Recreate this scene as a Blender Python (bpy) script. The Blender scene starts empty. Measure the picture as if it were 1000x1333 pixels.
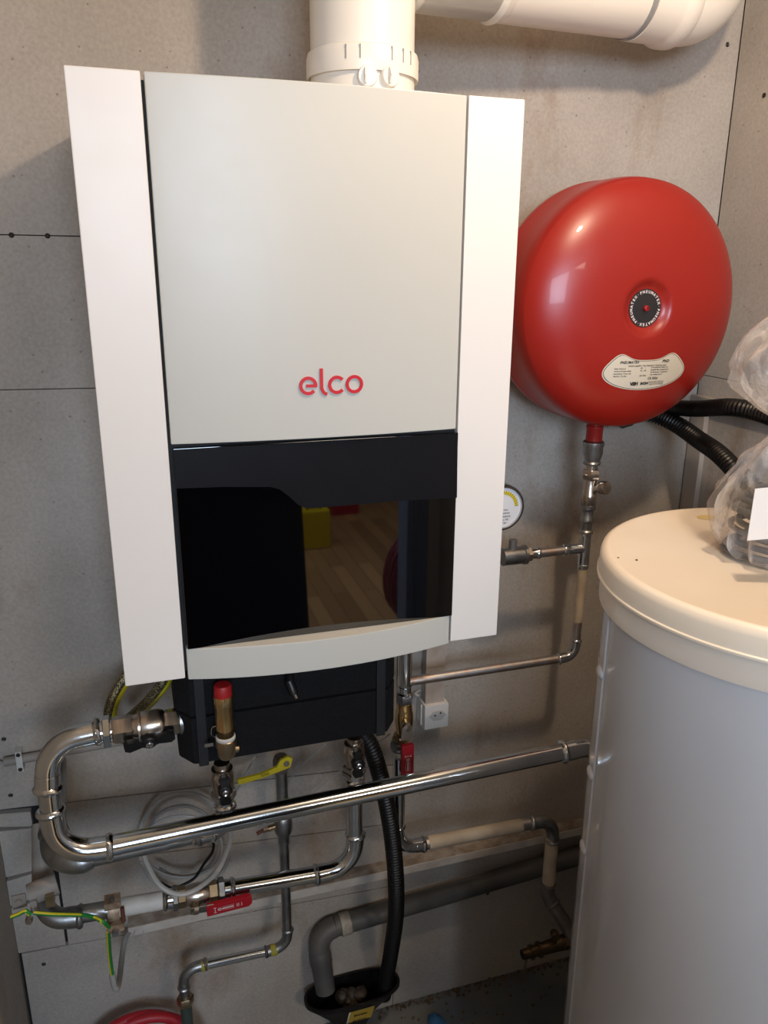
import bpy, bmesh, math, random
from mathutils import Vector, Matrix, noise
PI = math.pi
random.seed(7)
sc = bpy.context.scene
C = sc.collection

# ---------------------------------------------------------------- camera
F, YAW, PITCH, ROLL = 1031.3, .3058, .2981, .007
CAM = Vector((.049, -1.1064, .5919))
fwd = Vector((math.sin(YAW)*math.cos(PITCH), math.cos(YAW)*math.cos(PITCH), -math.sin(PITCH)))
r0 = Vector((math.cos(YAW), -math.sin(YAW), 0)); u0 = r0.cross(fwd)
rgt = r0*math.cos(ROLL) + u0*math.sin(ROLL); upv = -r0*math.sin(ROLL) + u0*math.cos(ROLL)
cam = bpy.data.cameras.new('camera'); co = bpy.data.objects.new('camera', cam); C.objects.link(co)
cam.sensor_fit = 'VERTICAL'; cam.sensor_height = 36; cam.lens = F/1333*36; cam.clip_start = .02
co.matrix_world = Matrix(((rgt.x, upv.x, -fwd.x, CAM.x), (rgt.y, upv.y, -fwd.y, CAM.y), (rgt.z, upv.z, -fwd.z, CAM.z), (0, 0, 0, 1)))
sc.camera = co

def at(u, v, Y):
    """point of the plane y = Y seen at photo position u, v"""
    d = fwd + rgt*((u-500)/F) - upv*((v-666.5)/F)
    return CAM + d*((Y-CAM.y)/d.y)
def atz(u, v, Z):
    d = fwd + rgt*((u-500)/F) - upv*((v-666.5)/F)
    return CAM + d*((Z-CAM.z)/d.z)

# ---------------------------------------------------------------- light
w = bpy.data.worlds.new('world'); sc.world = w; w.use_nodes = True
w.node_tree.nodes['Background'].inputs[0].default_value = (.62, .72, .9, 1)
w.node_tree.nodes['Background'].inputs[1].default_value = .5
def light(name, kind, loc, energy, col, size=None, target=None, sy=None):
    l = bpy.data.lights.new(name, kind); o = bpy.data.objects.new(name, l); C.objects.link(o)
    o.location = loc; l.energy = energy; l.color = col
    if kind == 'POINT': l.shadow_soft_size = size
    if kind == 'AREA':
        l.shape = 'RECTANGLE'; l.size = size; l.size_y = sy or size
        o.rotation_euler = (Vector(target)-Vector(loc)).to_track_quat('-Z', 'Y').to_euler()
    return o
light('ceiling_lamp', 'POINT', (.72, -.52, 1.22), 17, (1, .77, .55), .035)
light('next_room_daylight_fill', 'AREA', (-.15, -3.7, 1.0), 66, (.66, .81, 1), 1.3, (.15, .3, -.7), 1.0)  # cool daylight fill added inside the next room, no window is modelled
light('next_room_warm_fill', 'AREA', (1.3, -3.6, 1.45), 34, (1, .86, .70), .9, (1.2, -3.7, -1.2), .6)  # added warm fill aimed down to brighten the wooden floor, no known lamp
sc.view_settings.view_transform = 'Standard'; sc.view_settings.look = 'None'
sc.view_settings.gamma = 1; sc.view_settings.use_curve_mapping = False
sc.view_settings.exposure = .58

# ---------------------------------------------------------------- materials
def s2l(c):
    if isinstance(c, str):
        c = [int(c[i:i+2], 16)/255 for i in (0, 2, 4)]
        c = [x/12.92 if x <= .04045 else ((x+.055)/1.055)**2.4 for x in c]
    return (*c[:3], 1)
MATS = {}
def mat(name, col, rough=.5, metal=0, col2=None, scale=20, bump=0, bscale=None, coat=0, contrast=(.35, .65), detail=4, spec=None, stretch=None):
    if name in MATS: return MATS[name]
    m = bpy.data.materials.new(name); m.use_nodes = True; nt = m.node_tree
    b = nt.nodes['Principled BSDF']; MATS[name] = m
    b.inputs['Base Color'].default_value = s2l(col); b.inputs['Roughness'].default_value = rough
    b.inputs['Metallic'].default_value = metal; b.inputs['Coat Weight'].default_value = coat
    if spec is not None: b.inputs['Specular IOR Level'].default_value = spec
    tc = nt.nodes.new('ShaderNodeTexCoord'); mp = nt.nodes.new('ShaderNodeMapping')
    nt.links.new(tc.outputs['Object'], mp.inputs[0])
    if stretch: mp.inputs['Scale'].default_value = stretch
    n = nt.nodes.new('ShaderNodeTexNoise'); n.inputs['Scale'].default_value = scale; n.inputs['Detail'].default_value = detail
    nt.links.new(mp.outputs[0], n.inputs['Vector'])
    if col2:
        r = nt.nodes.new('ShaderNodeValToRGB'); r.color_ramp.elements[0].position = contrast[0]; r.color_ramp.elements[1].position = contrast[1]
        r.color_ramp.elements[0].color = s2l(col); r.color_ramp.elements[1].color = s2l(col2)
        nt.links.new(n.outputs['Fac'], r.inputs[0]); nt.links.new(r.outputs[0], b.inputs['Base Color'])
    else:
        # a faint roughness variation so no surface is perfectly even
        mr = nt.nodes.new('ShaderNodeMapRange'); mr.inputs['To Min'].default_value = rough*.88; mr.inputs['To Max'].default_value = min(1, rough*1.14)
        nt.links.new(n.outputs['Fac'], mr.inputs[0]); nt.links.new(mr.outputs[0], b.inputs['Roughness'])
    if bump:
        bp = nt.nodes.new('ShaderNodeBump'); bp.inputs['Strength'].default_value = bump; bp.inputs['Distance'].default_value = .002
        n2 = nt.nodes.new('ShaderNodeTexNoise'); n2.inputs['Scale'].default_value = bscale or scale*4; n2.inputs['Detail'].default_value = 6
        nt.links.new(tc.outputs['Object'], n2.inputs['Vector'])
        nt.links.new(n2.outputs['Fac'], bp.inputs['Height']); nt.links.new(bp.outputs[0], b.inputs['Normal'])
    return m

def board_mat():
    m = bpy.data.materials.new('fibre_cement_board'); m.use_nodes = True; nt = m.node_tree; N = nt.nodes.new; L = nt.links.new
    b = nt.nodes['Principled BSDF']; b.inputs['Roughness'].default_value = .82; b.inputs['Specular IOR Level'].default_value = .25
    g = N('ShaderNodeNewGeometry')
    n1 = N('ShaderNodeTexNoise'); n1.inputs['Scale'].default_value = 2.6; n1.inputs['Detail'].default_value = 6; L(g.outputs['Position'], n1.inputs['Vector'])
    r1 = N('ShaderNodeValToRGB'); L(n1.outputs['Fac'], r1.inputs[0])
    r1.color_ramp.elements[0].position = .38; r1.color_ramp.elements[0].color = s2l('a39b92')
    r1.color_ramp.elements[1].position = .66; r1.color_ramp.elements[1].color = s2l('b5aea6')
    # brown splashes and rust runs
    mp = N('ShaderNodeMapping'); mp.inputs['Scale'].default_value = (3.2, 3.2, 1.6); mp.inputs['Location'].default_value = (1.3, 0, .4); L(g.outputs['Position'], mp.inputs[0])
    n2 = N('ShaderNodeTexNoise'); n2.inputs['Scale'].default_value = 1.4; n2.inputs['Detail'].default_value = 8; n2.inputs['Roughness'].default_value = .62; L(mp.outputs[0], n2.inputs['Vector'])
    r2 = N('ShaderNodeValToRGB'); L(n2.outputs['Fac'], r2.inputs[0]); r2.color_ramp.elements[0].position = .56; r2.color_ramp.elements[1].position = .74
    mx = N('ShaderNodeMix'); mx.data_type = 'RGBA'; L(r1.outputs[0], mx.inputs[6]); mx.inputs[7].default_value = s2l('8a6f55')
    mm = N('ShaderNodeMath'); mm.operation = 'MULTIPLY'; mm.inputs[1].default_value = .8; L(r2.outputs[0], mm.inputs[0]); L(mm.outputs[0], mx.inputs[0])
    # sparse dark specks
    v = N('ShaderNodeTexVoronoi'); v.inputs['Scale'].default_value = 36; L(g.outputs['Position'], v.inputs['Vector'])
    r3 = N('ShaderNodeMath'); r3.operation = 'LESS_THAN'; r3.inputs[1].default_value = .075; L(v.outputs['Distance'], r3.inputs[0])
    m3 = N('ShaderNodeMath'); m3.operation = 'MULTIPLY'; m3.inputs[1].default_value = .4; L(r3.outputs[0], m3.inputs[0])
    mx2 = N('ShaderNodeMix'); mx2.data_type = 'RGBA'; L(mx.outputs[2], mx2.inputs[6]); mx2.inputs[7].default_value = s2l('4d4338'); L(m3.outputs[0], mx2.inputs[0])
    n4 = N('ShaderNodeTexNoise'); n4.inputs['Scale'].default_value = 160; n4.inputs['Detail'].default_value = 5; L(g.outputs['Position'], n4.inputs['Vector'])
    mx3 = N('ShaderNodeMix'); mx3.data_type = 'RGBA'; mx3.blend_type = 'OVERLAY'; mx3.inputs[0].default_value = .22; L(mx2.outputs[2], mx3.inputs[6]); L(n4.outputs['Fac'], mx3.inputs[7])
    L(mx3.outputs[2], b.inputs['Base Color'])
    bp = N('ShaderNodeBump'); bp.inputs['Strength'].default_value = .12; bp.inputs['Distance'].default_value = .002; L(n4.outputs['Fac'], bp.inputs['Height']); L(bp.outputs[0], b.inputs['Normal'])
    return m
BOARD = board_mat()
WHITE = mat('white_powder_coat', 'e0dcd8', .38)
GREY = mat('pale_grey_powder_coat', 'bdbdb7', .36)
BLACKGAP = mat('dark_gap', '17171a', .7)
GLASS = mat('black_glass', '030305', .025, coat=.6, spec=.85)
BAND = mat('charcoal_satin', '101014', .35, spec=.2)
REDLOGO = mat('red_lettering', 'c01a24', .4)
PVC = mat('white_plastic_pipe', 'e0dcd4', .34)
GASKET = mat('grey_gasket', '8c8d8e', .5)
RED = mat('red_enamel', '94180f', .33, coat=.12)
REDP = mat('red_plastic', '9c1218', .5)
STEEL = mat('galvanised_steel', 'c6ccd0', .13, 1, 'dadee0', 14, .015, 60)
OLDSTEEL = mat('dull_galvanised_steel', '8e9092', .38, 1, 'abadad', 30, .2, 120)
RUSTY = mat('spotted_steel_pipe', 'c9c4c1', .40, 1, 'cbb0a0', 60, .15, 150, contrast=(.45, .75))
GREYPIPE = mat('grey_iron_pipe', '6d6a68', .5, .5, '84807b', 25, .2)
PAINT = mat('cream_painted_pipe', 'b5a692', .6, 0, 'cdbfa9', 18, .15)
BEIGE = mat('beige_painted_pipe', '857e77', .6, 0, '948d86', 18, .15)
WPAINT = mat('worn_white_paint', 'b9b8b4', .55, 0, 'cbcac6', 22, .15)
BRASS = mat('brass', 'd8b47c', .24, 1, 'e2c592', 20)
OLDBRASS = mat('tarnished_brass', 'a39072', .34, 1, 'bba98c', 25, .15)
NICKEL = mat('nickel_plated_brass', 'b5aaa0', .26, 1, 'c8bfb5', 18, .04)
BLACKFOAM = mat('black_foam', '08080a', .85, 0, '121316', 260, .5, 330, spec=.25)
BLACKSTRAP = mat('charcoal_strap', '15161a', .55)
BLACKP = mat('black_plastic', '0c0c0e', .38)
BLACKHOSE = mat('black_corrugated_plastic', '070709', .4)
YELLOW = mat('yellow_plastic', 'c9b820', .5)
GREEN = mat('green_insulation', '1f7a34', .5)
LEVER = mat('dark_red_plastic', '9c1020', .45)
WHITEPRINT = mat('white_print', 'ddd3d3', .6)
CABLE = mat('white_cable', 'a9a8a5', .5)
GREYCABLE = mat('grey_cable', '8f8f8e', .5)
SOCKET = mat('white_socket_plastic', 'dfdbd6', .35)
HOLE = mat('black_hole', '050505', .8)
PVCGREY = mat('dark_grey_plastic_pipe', '4c4c4c', .5, 0, '5c5b58', 12, .1)
TRUNK = mat('dusty_trunking', 'a29487', .6, 0, 'b9ada2', 20, .1)
LIDM = mat('cream_lid_plastic', 'e9dcc8', .36, 0, 'eee2d0', 5)
BODYM = mat('white_tank_enamel', 'c3c3c6', .16, 0, 'cbcbce', 3, coat=.4)
PAPER = mat('label_paper', 'd8d2c6', .55)
INK = mat('black_ink', '1d1a1a', .6)
SCREW = mat('dark_screw', '46423f', .4, .8)
FLOORM = mat('grey_painted_concrete', '4f5b66', .6, 0, '6f706e', 4, .3, 40)
REDHOSE = mat('red_rubber_hose', 'b3202c', .45)

# ---------------------------------------------------------------- mesh helpers
class MB:
    def __init__(s): s.bm = bmesh.new()
    def quadgrid(s, rows, closed=False):
        vs = [[s.bm.verts.new(p) for p in r] for r in rows]
        for a, b in zip(vs, vs[1:]):
            n = len(a)
            for i in range(n if closed else n-1):
                try: s.bm.faces.new((a[i], a[(i+1) % n], b[(i+1) % n], b[i]))
                except ValueError: pass
        return vs
    def box(s, lo, hi, M=None):
        lo = Vector(lo); hi = Vector(hi); P = []
        for z in (lo.z, hi.z):
            for y in (lo.y, hi.y):
                for x in (lo.x, hi.x):
                    p = Vector((x, y, z)); P.append(s.bm.verts.new(M @ p if M else p))
        for f in ((0, 2, 3, 1), (4, 5, 7, 6), (0, 1, 5, 4), (2, 6, 7, 3), (0, 4, 6, 2), (1, 3, 7, 5)):
            s.bm.faces.new([P[i] for i in f])
        return s
    def tube(s, pts, r, seg=16, caps=True):
        pts = [Vector(p) for p in pts]
        out = [pts[0]]; rr = [r[0] if isinstance(r, (list, tuple)) else r]
        for i, p in enumerate(pts[1:], 1):
            if (p-out[-1]).length > 1e-6 or (isinstance(r, (list, tuple)) and abs(r[i]-rr[-1]) > 1e-6):
                out.append(p); rr.append(r[i] if isinstance(r, (list, tuple)) else r)
        pts = out; n = len(pts); rows = []
        prev = None
        for i, p in enumerate(pts):
            a = pts[max(0, i-1)]; b = pts[min(n-1, i+1)]; t = b-a
            k = i
            while t.length < 1e-7 and k+2 < n: k += 1; t = pts[k+1]-a
            t.normalize()
            if prev is None:
                x = t.orthogonal().normalized()
            else:
                x = (prev - t*prev.dot(t)).normalized()
            prev = x; y = t.cross(x)
            rows.append([p + (x*math.cos(2*PI*j/seg) + y*math.sin(2*PI*j/seg))*rr[i] for j in range(seg)])
        vs = s.quadgrid(rows, True)
        if caps: s.bm.faces.new(vs[0][::-1]); s.bm.faces.new(vs[-1])
        return s
    def lathe(s, prof, origin, axis, seg=32, phase=0):
        """prof = [(radius, height along axis)]"""
        o = Vector(origin); ax = Vector(axis).normalized(); x = ax.orthogonal().normalized(); y = ax.cross(x)
        if abs(ax.z) > .99: x = Vector((1, 0, 0)); y = ax.cross(x)
        rows = []
        for r, h in prof:
            r = max(r, 1e-5)
            rows.append([o + ax*h + (x*math.cos(2*PI*j/seg+phase) + y*math.sin(2*PI*j/seg+phase))*r for j in range(seg)])
        vs = s.quadgrid(rows, True)
        if prof[0][0] > 1e-4: s.bm.faces.new(vs[0][::-1])
        if prof[-1][0] > 1e-4: s.bm.faces.new(vs[-1])
        return s
    def prism(s, poly, o, xd, yd, depth):
        """flat outline poly (x, y) on plane o, xd, yd, thickened along xd x yd"""
        o = Vector(o); xd = Vector(xd); yd = Vector(yd); n = xd.cross(yd).normalized()*depth
        a = [s.bm.verts.new(o+xd*x+yd*y) for x, y in poly]; b = [s.bm.verts.new(o+xd*x+yd*y+n) for x, y in poly]
        k = len(a)
        s.bm.faces.new(a[::-1]); s.bm.faces.new(b)
        for i in range(k): s.bm.faces.new((a[i], a[(i+1) % k], b[(i+1) % k], b[i]))
        return s
    def build(s, name, m, parent=None, label=None, bevel=0, angle=38, kind=None):
        bm = s.bm
        bmesh.ops.remove_doubles(bm, verts=bm.verts, dist=1e-6)
        if bevel:
            bm.normal_update()
            es = [e for e in bm.edges if len(e.link_faces) == 2 and e.calc_face_angle(0) > .5]
            bmesh.ops.bevel(bm, geom=es, offset=bevel, segments=2, profile=.6, affect='EDGES', clamp_overlap=True)
        bmesh.ops.recalc_face_normals(bm, faces=bm.faces)
        for f in bm.faces: f.smooth = True
        for e in bm.edges:
            if len(e.link_faces) == 2 and e.calc_face_angle(0) > math.radians(angle): e.smooth = False
        me = bpy.data.meshes.new(name)
        if parent is not None:
            bmesh.ops.translate(bm, verts=bm.verts, vec=-world_loc(parent))
        bm.to_mesh(me); bm.free(); me.materials.append(m)
        o = bpy.data.objects.new(name, me); C.objects.link(o)
        if parent is not None: o.parent = parent
        if label: o['label'] = label
        if kind: o['kind'] = kind
        if bevel:
            wn = o.modifiers.new('weighted', 'WEIGHTED_NORMAL'); wn.keep_sharp = True; wn.weight = 100
        return o
def world_loc(o):
    v = Vector((0, 0, 0))
    while o is not None: v += o.location; o = o.parent
    return v
def thing(name, label, cat, loc, group=None):
    o = bpy.data.objects.new(name, None); C.objects.link(o); o.location = loc; o.empty_display_size = .05
    o['label'] = label; o['category'] = cat
    if group: o['group'] = group
    return o
def tag(o, label, cat, group=None):
    o['label'] = label; o['category'] = cat
    if group: o['group'] = group
    return o
def dup(o, loc, parent=None):
    c = o.copy(); C.objects.link(c); c.location = loc; c.parent = parent; return c
def arcpts(a, p, b, rad, n=8):
    """fillet of the corner a-p-b; returns the arc points"""
    a, p, b = Vector(a), Vector(p), Vector(b)
    d1 = (a-p).normalized(); d2 = (b-p).normalized(); ang = d1.angle(d2); t = rad/math.tan(ang/2)
    s = p+d1*t; e = p+d2*t; cdir = (d1+d2).normalized(); c = p+cdir*(rad/math.sin(ang/2))
    v1 = s-c; v2 = e-c; tot = v1.angle(v2); out = []
    for i in range(n+1):
        k = i/n; out.append(c + (v1*math.sin((1-k)*tot) + v2*math.sin(k*tot))/math.sin(tot))
    return out
def smooth(pts, n=10):
    """Catmull-Rom through pts"""
    P = [Vector(p) for p in pts]; P = [P[0]*2-P[1]] + P + [P[-1]*2-P[-2]]; out = []
    for i in range(1, len(P)-2):
        for k in range(n):
            t = k/n; a, b, c, d = P[i-1:i+3]
            out.append(.5*((2*b)+(c-a)*t+(2*a-5*b+4*c-d)*t*t+(3*b-a-3*c+d)*t**3))
    out.append(P[-2]); return out
def sleeve(mb, a, d, r, L):
    """a press socket: straight collar from a along d with an end bead"""
    a = Vector(a); d = Vector(d).normalized()
    mb.tube([a, a+d*L*.62, a+d*L*.68, a+d*L*.78, a+d*L*.9, a+d*L], [r*1.13, r*1.13, r*1.22, r*1.33, r*1.28, r*1.12], 20)
def elbow(parent, a, p, b, r, rad, m=None, name='elbow', L=None, beads=(1, 1), label=None):
    m = m or STEEL; L = L or r*1.7; pts = arcpts(a, p, b, rad, 10); mb = MB(); mb.tube(pts, r*1.08, 20)
    if beads[0]: sleeve(mb, pts[0]+(pts[1]-pts[0])*.1, pts[0]-pts[1], r, L)
    if beads[1]: sleeve(mb, pts[-1]-(pts[-1]-pts[-2])*.1, pts[-1]-pts[-2], r, L)
    mb.build(name, m, parent, label); return pts[0], pts[-1]
def rod(parent, a, b, r, m, name='pipe', seg=20, label=None):
    return MB().tube([a, b], r, seg).build(name, m, parent, label)
def hexnut(mb, a, b, r):
    a = Vector(a); b = Vector(b); L = (b-a).length
    mb.lathe([(r*.9, 0), (r, L*.12), (r, L*.88), (r*.9, L)], a, b-a, 6)
def lerp(a, b, t): return Vector(a)*(1-t)+Vector(b)*t
def textpoly(s, size, bold=.0, spacing=1.0, align='CENTER'):
    cu = bpy.data.curves.new('t', 'FONT'); cu.body = s; cu.size = size; cu.align_x = align; cu.offset = bold; cu.space_character = spacing
    cu.resolution_u = 2
    o = bpy.data.objects.new('t', cu); C.objects.link(o)
    bpy.context.view_layer.update()
    me = bpy.data.meshes.new_from_object(o.evaluated_get(bpy.context.evaluated_depsgraph_get()))
    V = [(v.co.x, v.co.y) for v in me.vertices]; Fs = [tuple(p.vertices) for p in me.polygons]
    bpy.data.objects.remove(o); bpy.data.curves.remove(cu); bpy.data.meshes.remove(me)
    return V, Fs
def put_text(mb, s, size, f, bold=0, spacing=1.0, align='CENTER'):
    V, Fs = textpoly(s, size, bold, spacing, align)
    vs = [mb.bm.verts.new(f(x, y)) for x, y in V]
    for p in Fs:
        try: mb.bm.faces.new([vs[i] for i in p])
        except ValueError: pass

# ---------------------------------------------------------------- the room
WY, WL, WR, ZF, ZC, YF = .42, -.291, 1.286, -1.26, 1.50, -2.0
def struct(name, mb, m, bevel=0):
    o = mb.build(name, m, None, None, bevel); o['kind'] = 'structure'; return o
floor = struct('floor', MB().box((WL, YF, ZF-.05), (WR+.1, WY+.1, ZF)), FLOORM)
ceil = struct('ceiling', MB().box((WL-.1, YF-.1, ZC), (WR+.1, WY+.1, ZC+.06)), mat('white_ceiling', 'c9c4bb', .8))
wb = struct('wall_back', MB().box((WL-.1, WY+.014, ZF-.05), (WR+.1, WY+.1, ZC)), BLACKGAP)
wl = struct('wall_left', MB().box((WL-.1, YF, ZF-.05), (WL, WY+.014, ZC)), BOARD)
wr = struct('wall_right', MB().box((WR+.014, YF, ZF-.05), (WR+.1, WY+.014, ZC)), BLACKGAP)
screwmesh = None
def screw(parent, p, axis):
    global screwmesh
    p = Vector(p)
    if screwmesh is None:
        mb = MB(); mb.lathe([(.0045, 0), (.0045, .0008), (.0030, .0016), (.0014, .0004), (.0001, .0003)], (0, 0, 0), (0, -1, 0), 12)
        o = mb.build('screw', SCREW, None); screwmesh = o.data; bpy.data.objects.remove(o)
    o = bpy.data.objects.new('screw', screwmesh); C.objects.link(o); o.parent = parent
    if axis == 'x': o.rotation_euler = (0, 0, -PI/2)
    o.location = p-world_loc(parent); return o
g = .0008
def board(x0, x1, zl0, zl1, zr0, zr1, proud=0):
    """a wall board with slanting lower and upper edge: z at the left / right end"""
    mb = MB(); y0, y1 = WY-proud, WY+.0135
    P = [(x0+g, zl0+g), (x1-g, zr0+g), (x1-g, zr1-g), (x0+g, zl1-g)]
    mb.prism(P, (0, y0, 0), (1, 0, 0), (0, 0, 1), -(y1-y0))
    return mb.build('wall_board', BOARD, wb, bevel=.0006)
XM = .565
rows = [(.642, ZC), (.386, .642)]
tl = board(WL, XM, .642, ZC, .640, ZC)
board(WL, XM, .386, .642, .372, .640)
board(WL, XM, -.462, .386, -.525, .372)
screw(wb, at(15, 306, WY), 'y'); screw(wb, at(62, 307, WY), 'y')
# patched area low on the left: small off-cuts, gaps and a dark hole
board(WL, -.225, -.502, -.470, -.515, -.478, .001)
board(WL, XM, -.620, -.524, -.600, -.600, 0) if False else None
board(-.205, XM, -.622, -.4695, -.690, -.5262)
board(WL, -.210, -.628, -.512, -.622, -.520)
board(WL, -.235, -.700, -.635, -.690, -.628, .002)
board(-.190, XM, -.8345, -.6238, -.8745, -.6915)
board(WL, -.194, -.8275, -.706, -.8330, -.698)
board(WL+.006, XM, ZF, -.8295, ZF, -.8755)
board(XM, WR, ZF, -.80, ZF, -.80)
board(XM, WR, -.80, ZC, -.80, ZC)
for u, v in ((5, 962), (43, 1142), (57, 1255), (14, 1035)): screw(wb, at(u, v, WY), 'y')
screw(wb, at(947, 58, WY), 'y'); screw(wb, at(635, 1163, WY), 'y')
# right wall boards
def rboard(y0, y1, z0, z1):
    return MB().box((WR, y0+g, z0+g), (WR+.0135, y1-g, z1-g)).build('wall_board', BOARD, wr, bevel=.0006)
def atx(u, v, X):
    d = fwd + rgt*((u-500)/F) - upv*((v-666.5)/F); return CAM+d*((X-CAM.x)/d.x)
zs = atx(925, 490, WR).z
rboard(YF, WY-.001, zs, ZC); rboard(YF, WY-.001, ZF, zs)
screw(wr, atx(995, 124, WR-.001), 'x')
p1 = atx(905, 517, WR-.01); 
struct('trim_1', MB().box((WR-.018, -.9, p1.z-.016), (WR, WY-.002, p1.z+.006)), mat('pale_trunking', 'b0a79e', .6), .002)
p2 = at(898, 600, WY)
mb = MB().box((WR-.014, WY-.052, ZF), (WR, WY-.004, at(898, 535, WY).z)); struct('trim_2', mb, mat('pale_trunking', 'b0a79e', .6), .003)
# ledge batten along the back wall
za = at(450, 1148, .385).z
struct('trim_3', MB().box((-.062, .385, za-.018), (WR, WY, za+.004)), mat('painted_batten', 'cdc7c0', .6, 0, 'bab2a9', 24, .2), .002)
MB().box((-.061, .387, za+.0038), (WR-.002, WY-.0005, za+.0052)).build('dust', mat('brown_dust', '85766a', .9, 0, 'aaa094', 40, .4, 80), bpy.data.objects['trim_3'])

# doorway wall and next room (seen mirrored in the black glass)
fr = mat('grey_door_frame', '6f7c92', .5)
wf = MB(); wf.box((WL-.1, YF-.1, ZF-.05), (-.26, YF, ZC)); wf.box((-.26, YF-.1, 1.20), (1.17, YF, ZC)); wf.box((1.17, YF-.1, ZF-.05), (WR+.1, YF, ZC))
struct('wall_front', wf, mat('plain_plaster', 'a9a49c', .8))
mb = MB(); mb.box((1.13, YF-.11, ZF), (1.175, YF+.012, 1.20)); mb.box((1.175, YF, ZF), (1.225, YF+.012, 1.25))
mb.box((-.288, YF-.11, ZF), (-.255, YF+.012, 1.20)); mb.box((-.288, YF-.11, 1.20), (1.225, YF+.012, 1.25))
struct('door_1', mb, fr, .002)
wood = bpy.data.materials.new('oak_strip_floor'); wood.use_nodes = True; nt = wood.node_tree; b = nt.nodes['Principled BSDF']; b.inputs['Roughness'].default_value = .35
tc = nt.nodes.new('ShaderNodeTexCoord'); mp = nt.nodes.new('ShaderNodeMapping'); mp.inputs['Rotation'].default_value = (0, 0, PI/2)
bk = nt.nodes.new('ShaderNodeTexBrick'); bk.inputs['Scale'].default_value = 1; bk.inputs['Brick Width'].default_value = .9; bk.inputs['Row Height'].default_value = .09; bk.inputs['Mortar Size'].default_value = .002
bk.inputs['Color1'].default_value = s2l('b89468'); bk.inputs['Color2'].default_value = s2l('8f6f4b'); bk.inputs['Mortar'].default_value = s2l('5a4330')
nt.links.new(tc.outputs['Object'], mp.inputs[0]); nt.links.new(mp.outputs[0], bk.inputs['Vector']); nt.links.new(bk.outputs['Color'], b.inputs['Base Color'])
fl2 = struct('floor_2', MB().box((-3, -7, ZF-.06), (4, YF, ZF-.001)), wood)
struct('trim_4', MB().box((-.255, YF-.1, ZF-.001), (1.13, YF, ZF+.006)), mat('threshold_wood', 'a98a60', .4), .002)
mb = MB(); mb.box((-3, -7.1, ZF), (4, -7, ZC+.1)); mb.box((-3.1, -7, ZF), (-3, YF-.1, ZC+.1)); mb.box((4, -7, ZF), (4.1, YF-.1, ZC+.1)); mb.box((-3.1, YF-.12, ZF), (WL-.1, YF-.1, ZC+.1)); mb.box((WR+.1, YF-.12, ZF), (4.1, YF-.1, ZC+.1))
struct('wall_beyond', mb, mat('next_room_plaster', 'c9c5be', .8))
struct('ceiling_2', MB().box((-3.1, -7.1, ZC+.1), (4.1, YF-.1, ZC+.16)), MATS['white_ceiling'])

# ---------------------------------------------------------------- boiler
boiler = thing('boiler', 'tall white wall-hung boiler with pale grey door and black glass panel', 'boiler', (.3, .21, 0))
MB().box((.006, .030, .004), (.596, .40, .812)).build('casing', mat('casing_white', 'dcdad6', .4), boiler, bevel=.003)
MB().box((.07, .012, .006), (.53, .032, .81)).build('inner_frame', BLACKGAP, boiler)
MB().box((.06, .40, .72), (.54, .42, .78)).build('wall_bracket', OLDSTEEL, boiler)
MB().box((0, 0, 0), (.0865, .034, .818)).build('side_panel', WHITE, boiler, bevel=.0022)
MB().box((.5155, 0, 0), (.6, .034, .818)).build('side_panel', WHITE, boiler, bevel=.0022)
XA, XB = .0905, .5125
def bulged(z0, z1, sag, y0, thick, name, m, xa=XA, xb=XB, bevel=.0018):
    n = 24; mb = MB(); poly = []
    for i in range(n+1):
        t = i/n; x = xa+(xb-xa)*t; poly.append((x, y0-sag*(1-(2*t-1)**2)))
    poly += [(xb, y0+thick), (xa, y0+thick)]
    mb.prism(poly, (0, 0, z0), (1, 0, 0), (0, 1, 0), z1-z0)
    return mb.build(name, m, boiler, bevel=bevel, angle=30)
bulged(.3585, .8175, .012, 0, .02, 'front_door', GREY)
bulged(-.003, .0485, .028, 0, .02, 'lower_panel', GREY)
MB().box((.0925, -.0035, .0485), (.5155, .010, .353)).build('glass_panel', GLASS, boiler, bevel=.0012)
# a charcoal satin zone on the upper part of the glass
zz = lambda u, v: at(u, v, -.004)
poly = [(.0935, .352), (.5145, .352)] + [(zz(u, v).x, zz(u, v).z) for u, v in ((595, 648), (520, 652), (440, 659), (400, 662), (388, 657), (376, 646), (364, 637), (352, 634), (290, 634))]
poly += [(.0935, zz(229, 636).z)]
MB().prism(poly[::-1], (0, -.00375, 0), (1, 0, 0), (0, 0, 1), .0002).build('upper_band', BAND, boiler)
# logo: strokes in red, raised
def stroke(mb, pts, wd, yf, depth):
    """ribbon of width wd along pts (x, z) standing depth proud of the door"""
    P = [Vector((p[0], p[1])) for p in pts]; L = []; R = []
    for i, p in enumerate(P):
        t = (P[min(i+1, len(P)-1)]-P[max(i-1, 0)]).normalized(); n = Vector((-t.y, t.x))
        L.append(p+n*wd/2); R.append(p-n*wd/2)
    rows = []
    for a, b in zip(L, R):
        rows.append([Vector((a.x, yf(a.x), a.y)), Vector((a.x, yf(a.x)-depth, a.y)), Vector((b.x, yf(b.x)-depth, b.y)), Vector((b.x, yf(b.x), b.y))])
    vs = mb.quadgrid(rows, True); mb.bm.faces.new(vs[0]); mb.bm.faces.new(vs[-1])
yd = lambda x: -.012*(1-(2*(x-XA)/(XB-XA)-1)**2)+.0004
q0 = at(401, 502, -.011); q1 = at(461, 498, -.011)
lx = lambda px: q0.x+(px-250)*(q1.x-q0.x)/(768-250)
zb = q0.z
sc_ = (q1.x-q0.x)/(768-250)
def circ(cx, cy, r, a0, a1, n=28):
    return [(cx+r*math.cos(math.radians(a0+(a1-a0)*i/n)), cy+r*math.sin(math.radians(a0+(a1-a0)*i/n))) for i in range(n+1)]
R_ = 83*sc_; W_ = 34*sc_
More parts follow.
